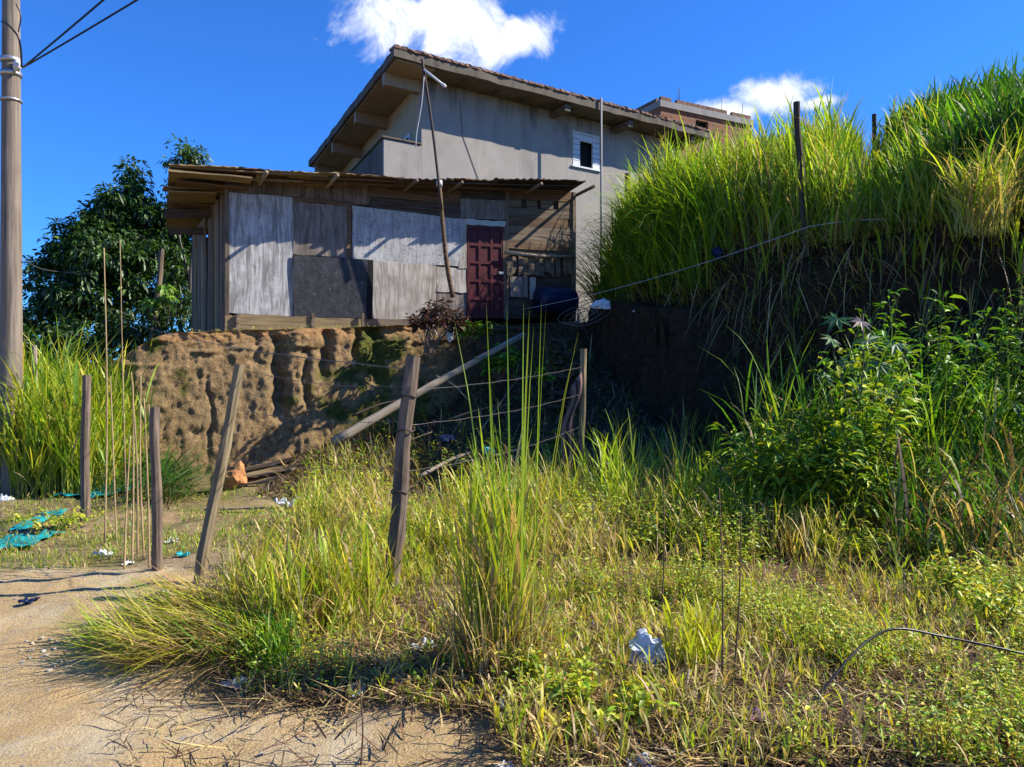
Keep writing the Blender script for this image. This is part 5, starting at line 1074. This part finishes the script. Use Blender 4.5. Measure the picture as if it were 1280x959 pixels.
# ---- shrubs and weeds that stand out
def shrub(name, base, h, spread, nst, nlv, Ln, cols, wts, label, group=None, cat='shrub', stem=(.13, .09, .06), asp=.45, droop=.35, up=.5, mat='leaf', leafy=(.3, 1.0), r0=.012):
    root = empty(name, base, label, cat, group); st = Veg(); lv = Veg(); b0 = np.array(base)
    for s_ in range(nst):
        a = random.uniform(0, 6.283); q = spread*math.sqrt(random.random()); tip = Vector((base[0]+q*math.cos(a), base[1]+q*math.sin(a), base[2]+h*random.uniform(.6, 1.05)*(1-.25*q/max(spread, .01)))); b1 = Vector(base)+Vector((random.uniform(-.1, .1), random.uniform(-.1, .1), -.03))*min(1, spread)
        mid = b1.lerp(tip, .5)+Vector((random.uniform(-.08, .08), random.uniform(-.08, .08), .08*h)); cp_ = curve_pts([b1, mid, tip], 6); m = len(cp_); st.tube(cp_, [r0*(1-.75*i/(m-1)) for i in range(m)], stem)
        P = np.array([tuple(p) for p in cp_]); t = rng.uniform(leafy[0], leafy[1], nlv)**.8; ix = t*(m-1); i0 = np.minimum(ix.astype(int), m-2); f = (ix-i0)[:, None]; b = P[i0]*(1-f)+P[i0+1]*f
        a2 = rng.uniform(0, 6.283, nlv); el = rng.normal(up*.5, .4, nlv); D = np.stack([np.cos(a2)*np.cos(el), np.sin(a2)*np.cos(el), np.sin(el)], -1); Lf = Ln*rng.uniform(.6, 1.25, nlv)
        off = rng.uniform(0, .10, nlv)[:, None]*min(1, h); lv.leaves(b+D*off, D, Lf, Lf*asp*rng.uniform(.8, 1.2, nlv), pal(nlv, cols, wts), droop=droop)
    st.build('stems', M['straw'], base, root); lv.build('foliage', M[mat], base, root); return root
def gb(px, py): g = gnd(px, py); return (g[0], g[1], float(surf(*g)))
b = unproj(535, 440, 13.6); shrub('red_leaf_shrub', tuple(b), 1.05, .75, 16, 60, .12, [(.05, .018, .015), (.09, .035, .025), (.16, .10, .08), (.03, .02, .012)], [.4, .3, .1, .2], 'dark red leaved shrub in front of the shack', up=.2, stem=(.2, .15, .11), leafy=(.5, 1))
b = unproj(625, 478, 13.6); shrub('green_shrub', tuple(b), .75, .45, 9, 40, .14, [G1, G2, (.05, .15, .03)], None, 'green leafy shrub on the slope right of the red leaved shrub', leafy=(.35, 1))
b = unproj(585, 430, 14.2); shrub('green_shrub', tuple(b), .5, .5, 9, 34, .13, [G1, G2, G4], None, 'small green shrub under the maroon door')
b = unproj(680, 484, 13.0); shrub('green_shrub', tuple(b), .4, .25, 5, 20, .12, [G1, G2], None, 'tiny green plant in the dark left of the rag post')
RB = 'weeds before the dark cut'
right = [(1000, 680, 1.65, .8, 22, 80, .125, [G2, G3, G1], 'leafy weed at the left end of the right bushes'), (1065, 684, 2.25, .75, 22, 80, .13, [G2, G3, G1], 'leafy weed in the middle of the right bushes'), (955, 672, 1.15, .6, 18, 70, .11, [G3, YG, G2], 'low yellow green weed at the edge of the grass field'), (1140, 664, 3.15, .8, 16, 80, .16, [G1, G2, G1], 'tall arching weed with feathery leaves before the cut'), (1215, 652, 3.0, .9, 20, 90, .12, [G1, G4, G2], 'dark shaded weed near the right picture edge'), (1170, 690, 1.1, .6, 14, 60, .09, [G1, G4, G2], 'shaded low weed behind the large grey stone'), (1275, 652, 3.0, .8, 20, 90, .11, [G1, G4], 'dark shaded weed cut by the right picture edge')]
for px, py, h, sp, ns, nl_, lf, cols, lab in right: shrub('leafy_weed', gb(px, py), h, sp, ns, nl_, lf, cols, None, lab, RB, 'weed', stem=(.09, .11, .03), leafy=(.15, 1), asp=.26)
for (x, y, h, lab) in ((5.75, 7.75, 2.2, 'tall dark weed bulging in at the right picture edge, behind the shaded litter'), (6.5, 7.2, 2.3, 'tall dark weed just beyond the right picture edge'), (6.2, 6.6, 1.9, 'low dark weed beyond the right picture edge, nearest the camera')):
    shrub('leafy_weed', (x, y, float(surf(x, y))), h, .8, 22, 90, .13, [G1, G4, G2], None, lab, RB, 'weed', stem=(.09, .11, .03), leafy=(.1, 1), asp=.3)
for px, py, h, sp, lab in ((1085, 705, .38, .35, 'bright yellow green weed at the shade line, left one'), (1135, 700, .42, .35, 'bright yellow green weed at the shade line, right one'), (1245, 800, .4, .25, 'bright weed near the right edge above the hose'), (1190, 760, .45, .2, 'slender weed left of the right edge in dark litter'), (745, 905, .22, .3, 'low green weed patch right of the white bag on soil'), (780, 700, .4, .35, 'bushy bright weed in the centre of the field'), (440, 640, .5, .5, 'bushy bright weed left of the thick post'), (410, 660, .45, .45, 'bushy weed behind the left grass clumps'), (520, 660, .4, .4, 'bushy weed right behind the thick split post'), (70, 655, .3, .4, 'dark green weed by the teal sheet'), (700, 880, .2, .25, 'small herb patch at the foot of the grass clump')):
    shrub('bright_weed', gb(px, py), h*1.1, sp*1.25, 11, 30, .06, [G3, YG, G2], None, lab, 'bright low weeds', 'weed', stem=(.12, .11, .04), leafy=(.2, 1), r0=.006)
# tall reeds among the right bushes
vg = Veg(); x, y = ell(300, 1110, 664, 180, 16); stalk_grass(vg, pts3(x, y), rng.uniform(.8, 2.3, len(x)), [G1, G2, G4], [.4, .3, .3], .018, .28, 4, .9, None, .1)
x, y = ell(260, 1210, 690, 110, 40); stalk_grass(vg, pts3(x, y), rng.uniform(.5, 1.4, len(x)), [G4, G1, BRN], None, .016, .5, 3, 1.2, None, .3)
vg.build('bush_grass', M['veg'], label='long dark grass among the right bushes', cat='grass', kind='stuff')
# castor plant with lobed leaves, each leaf a part
cb_ = gb(1062, 676); cr = empty('castor_plant', cb_, 'castor plant with pale star shaped leaves above the right bushes', 'plant', None)
top = unproj(1078, 392, cb_[1]); st = Veg(); st.tube(curve_pts([Vector(cb_), Vector(cb_).lerp(top, .6)+Vector((.06, 0, 0)), top], 6), [.022-.001*i for i in range(13)], (.12, .1, .05)); st.build('stem', M['straw'], cb_, cr)
def star_leaf(c, nrm, up, s_, col):
    nrm = Vector(nrm).normalized(); a = Vector(up); a = (a-nrm*a.dot(nrm)).normalized(); b = nrm.cross(a); V = [Vector((0, 0, 0))]; n_ = 7
    for i in range(n_*2+1):
        th = -2.5+5.0*i/(n_*2); rr = s_*(1.0 if i % 2 else .42)*(1-.22*abs(th)/2.5); V.append(a*math.cos(th)*rr+b*math.sin(th)*rr-nrm*.18*rr*(i % 2))
    Fc = [(0, i, i+1) for i in range(1, len(V)-1)]; Vn = np.array([tuple(v) for v in V]); T = np.array([[a_, b_, c_, c_] for a_, b_, c_ in Fc])
    me_ = mesh('leaf', Vn, Fc, M['leaf']); at_ = me_.attributes.new('Col', 'FLOAT_COLOR', 'POINT'); at_.data.foreach_set('color', np.tile(np.array([*col, 1], np.float32), len(Vn))); return obj('leaf', me_, cr, Matrix.Translation(c))
for (px, py, s_, col) in ((1047, 398, .2, (.07, .16, .04)), (1077, 402, .15, (.3, .22, .2)), (1085, 425, .2, (.08, .17, .04)), (1060, 452, .18, (.08, .16, .045)), (1040, 424, .15, (.1, .2, .06)), (1100, 455, .2, (.08, .17, .05)), (1120, 430, .18, (.08, .18, .06)), (1072, 480, .17, (.06, .14, .04)), (1108, 490, .2, (.07, .15, .04)), (1030, 470, .15, (.08, .18, .05))):
    c = unproj(px, py, cb_[1]+random.uniform(-.3, .2)); lf_ = star_leaf(c, (random.uniform(-.4, .4), -.7, .8), (random.uniform(-.8, .8), -.6, -.3), s_, col)
# ------------------------------------------------------------------ trees
def tree(name, base, limbs, blobs, nleaf, Ln, cols, wts, label, r0=.12, clus=34, group='trees behind the shack'):
    """limbs: lists of points; blobs: (x, y, z, rx, ry, rz) volumes that carry leaf clusters"""
    root = empty(name, base, label, 'tree', group); tr = Veg()
    for i, lm in enumerate(limbs):
        cp_ = curve_pts(lm, 6); m = len(cp_); ra = r0 if i == 0 else r0*.5; tr.tube(cp_, [ra*(1-.8*k_/(m-1)) for k_ in range(m)], (.09, .07, .05), 7)
    crown = Veg(); vol = np.array([b[3]*b[4]*b[5] for b in blobs])**.67; nc = (nleaf/clus*vol/vol.sum()).astype(int)+2; ctrs = []
    for b, k_ in zip(blobs, nc):
        u = rng.standard_normal((k_, 3)); u /= np.linalg.norm(u, axis=1, keepdims=True); r_ = rng.uniform(.45, 1.0, k_)[:, None]; ctrs.append(np.array(b[:3])+u*r_*np.array(b[3:]))
    ctrs = np.concatenate(ctrs)
    for c in ctrs:
        s_ = rng.uniform(.10, .26); k_ = int(clus*rng.uniform(.6, 1.3)); u = rng.standard_normal((k_, 3)); u /= np.linalg.norm(u, axis=1, keepdims=True); D = u+np.array([0, 0, -.15]); D /= np.linalg.norm(D, axis=1, keepdims=True); Lf = Ln*rng.uniform(.6, 1.3, k_); tone = rng.uniform(.7, 1.3); crown.leaves(c+u*s_*rng.uniform(.2, 1, k_)[:, None], D, Lf, Lf*.36, pal(k_, cols, wts)*tone, droop=.35)
    for c in ctrs[::5]:
        lm = limbs[random.randrange(len(limbs))]; s0 = Vector(lm[-1]).lerp(Vector(lm[-2]), random.random()); tr.tube([s0, s0.lerp(Vector(c), .5)+Vector((0, 0, .1)), Vector(c)], [.02, .014, .006], (.08, .065, .045), 4)
    tr.build('trunk', M['straw'], base, root); crown.build('crown', M['leaf'], base, root); return root
def bl(px, py, Y_, rx, ry, dy=None): c = unproj(px, py, Y_); a, b = rx/F*Y_, ry/F*Y_; return (c.x, c.y, c.z, a, dy or min(a, 1.2), b)
TC = [(.03, .075, .016), (.05, .115, .02), (.09, .17, .03), (.015, .04, .01)]
T1 = unproj(125, 440, 19.5); T1.z = 1.9
tree('broadleaf_tree', tuple(T1), [[T1, unproj(128, 390, 19.5), unproj(140, 320, 19.5), unproj(160, 230, 19.6)], [unproj(128, 390, 19.5), unproj(100, 350, 19.4), unproj(70, 330, 19.2)], [unproj(135, 350, 19.5), unproj(180, 310, 19.6), unproj(215, 290, 19.8)]],
     [bl(165, 215, 19.6, 15, 24), bl(152, 250, 19.5, 28, 26), bl(120, 280, 19.4, 34, 30), bl(175, 275, 19.6, 40, 30), bl(90, 310, 19.2, 34, 36), bl(140, 320, 19.0, 60, 42), bl(205, 290, 19.8, 38, 42), bl(70, 350, 19.0, 34, 40), bl(120, 370, 18.8, 60, 46), bl(190, 350, 19.2, 50, 56), bl(60, 395, 18.8, 34, 34), bl(225, 320, 20, 25, 50)], 27000, .17, TC, [.3, .33, .22, .15], 'dark broadleaf tree left of the shack, tallest peak against the sky', .16)
T2 = unproj(243, 420, 19.0); T2.z = 2.5
tree('slender_tree', tuple(T2), [[T2, unproj(238, 350, 19.0), unproj(246, 260, 19.3), unproj(236, 185, 19.6)], [unproj(238, 350, 19), unproj(225, 300, 19), unproj(215, 250, 19)]], [bl(236, 188, 19.6, 16, 9), bl(252, 198, 19.7, 12, 8), bl(222, 200, 19.5, 13, 9), bl(230, 240, 19.6, 22, 30)], 1100, .15, [(.05, .12, .02), (.08, .16, .03)], None, 'slender tree whose leafy top shows above the shack roof', .06, 26)
for (px, py, Y_, rx, ry, nl_, lab, col) in ((30, 420, 21, 40, 50, 2600, 'dark bush right beside the utility pole', TC), (-40, 430, 22, 60, 60, 1500, 'dark bush beyond the left picture edge, left of the pole', TC), (90, 425, 17.5, 60, 26, 2200, 'low dark bush under the broadleaf tree', TC), (160, 405, 18.2, 40, 30, 1800, 'dark bush below the broadleaf tree beside the bank', TC), (215, 395, 17.8, 34, 34, 1500, 'dark bush between the slanted pole and the shack wall', TC)):
    c = unproj(px, py, Y_); bs = (c.x, c.y, float(surf(c.x, c.y))); tree('dark_bush', bs, [[Vector(bs), c+Vector((0, 0, -.1)), c+Vector((.1, 0, .2))]], [bl(px, py, Y_, rx, ry), bl(px-rx*.4, py+ry*.5, Y_-.2, rx*.7, ry*.6), bl(px+rx*.4, py+ry*.6, Y_-.2, rx*.7, ry*.6)], nl_, .15, col, [.35, .3, .1, .25], lab, .05, 30, 'bushes under the tree')
b = unproj(205, 378, 17.2); shrub('sapling', (b.x, b.y, 2.5), 1.9, .3, 3, 36, .2, [(.13, .27, .03), (.2, .32, .05)], None, 'bright green sapling leaves in front of the dark tree', stem=(.1, .08, .05), leafy=(.88, 1), droop=.7, cat='sapling')
# a screen of woodland far behind on the left, so the land does not end in bare ground
vg = Veg(); n = 9000; x = rng.uniform(-60, -14, n); y = rng.uniform(34, 46, n); z = 1.0+rng.random(n)**1.5*(2.2+1.2*np.sin(x*.35)+.8*np.sin(x*.9)); a = rng.uniform(0, 6.283, n); el = rng.uniform(-.5, .8, n); D = np.stack([np.cos(a)*np.cos(el), np.sin(a)*np.cos(el), np.sin(el)], -1); Lf = rng.uniform(.35, .7, n); vg.leaves(np.stack([x, y, z], -1), D, Lf, Lf*.6, pal(n, TC)); vg.build('far_woodland', M['leaf'], label='far low woodland on the left horizon', cat='woodland', kind='stuff')
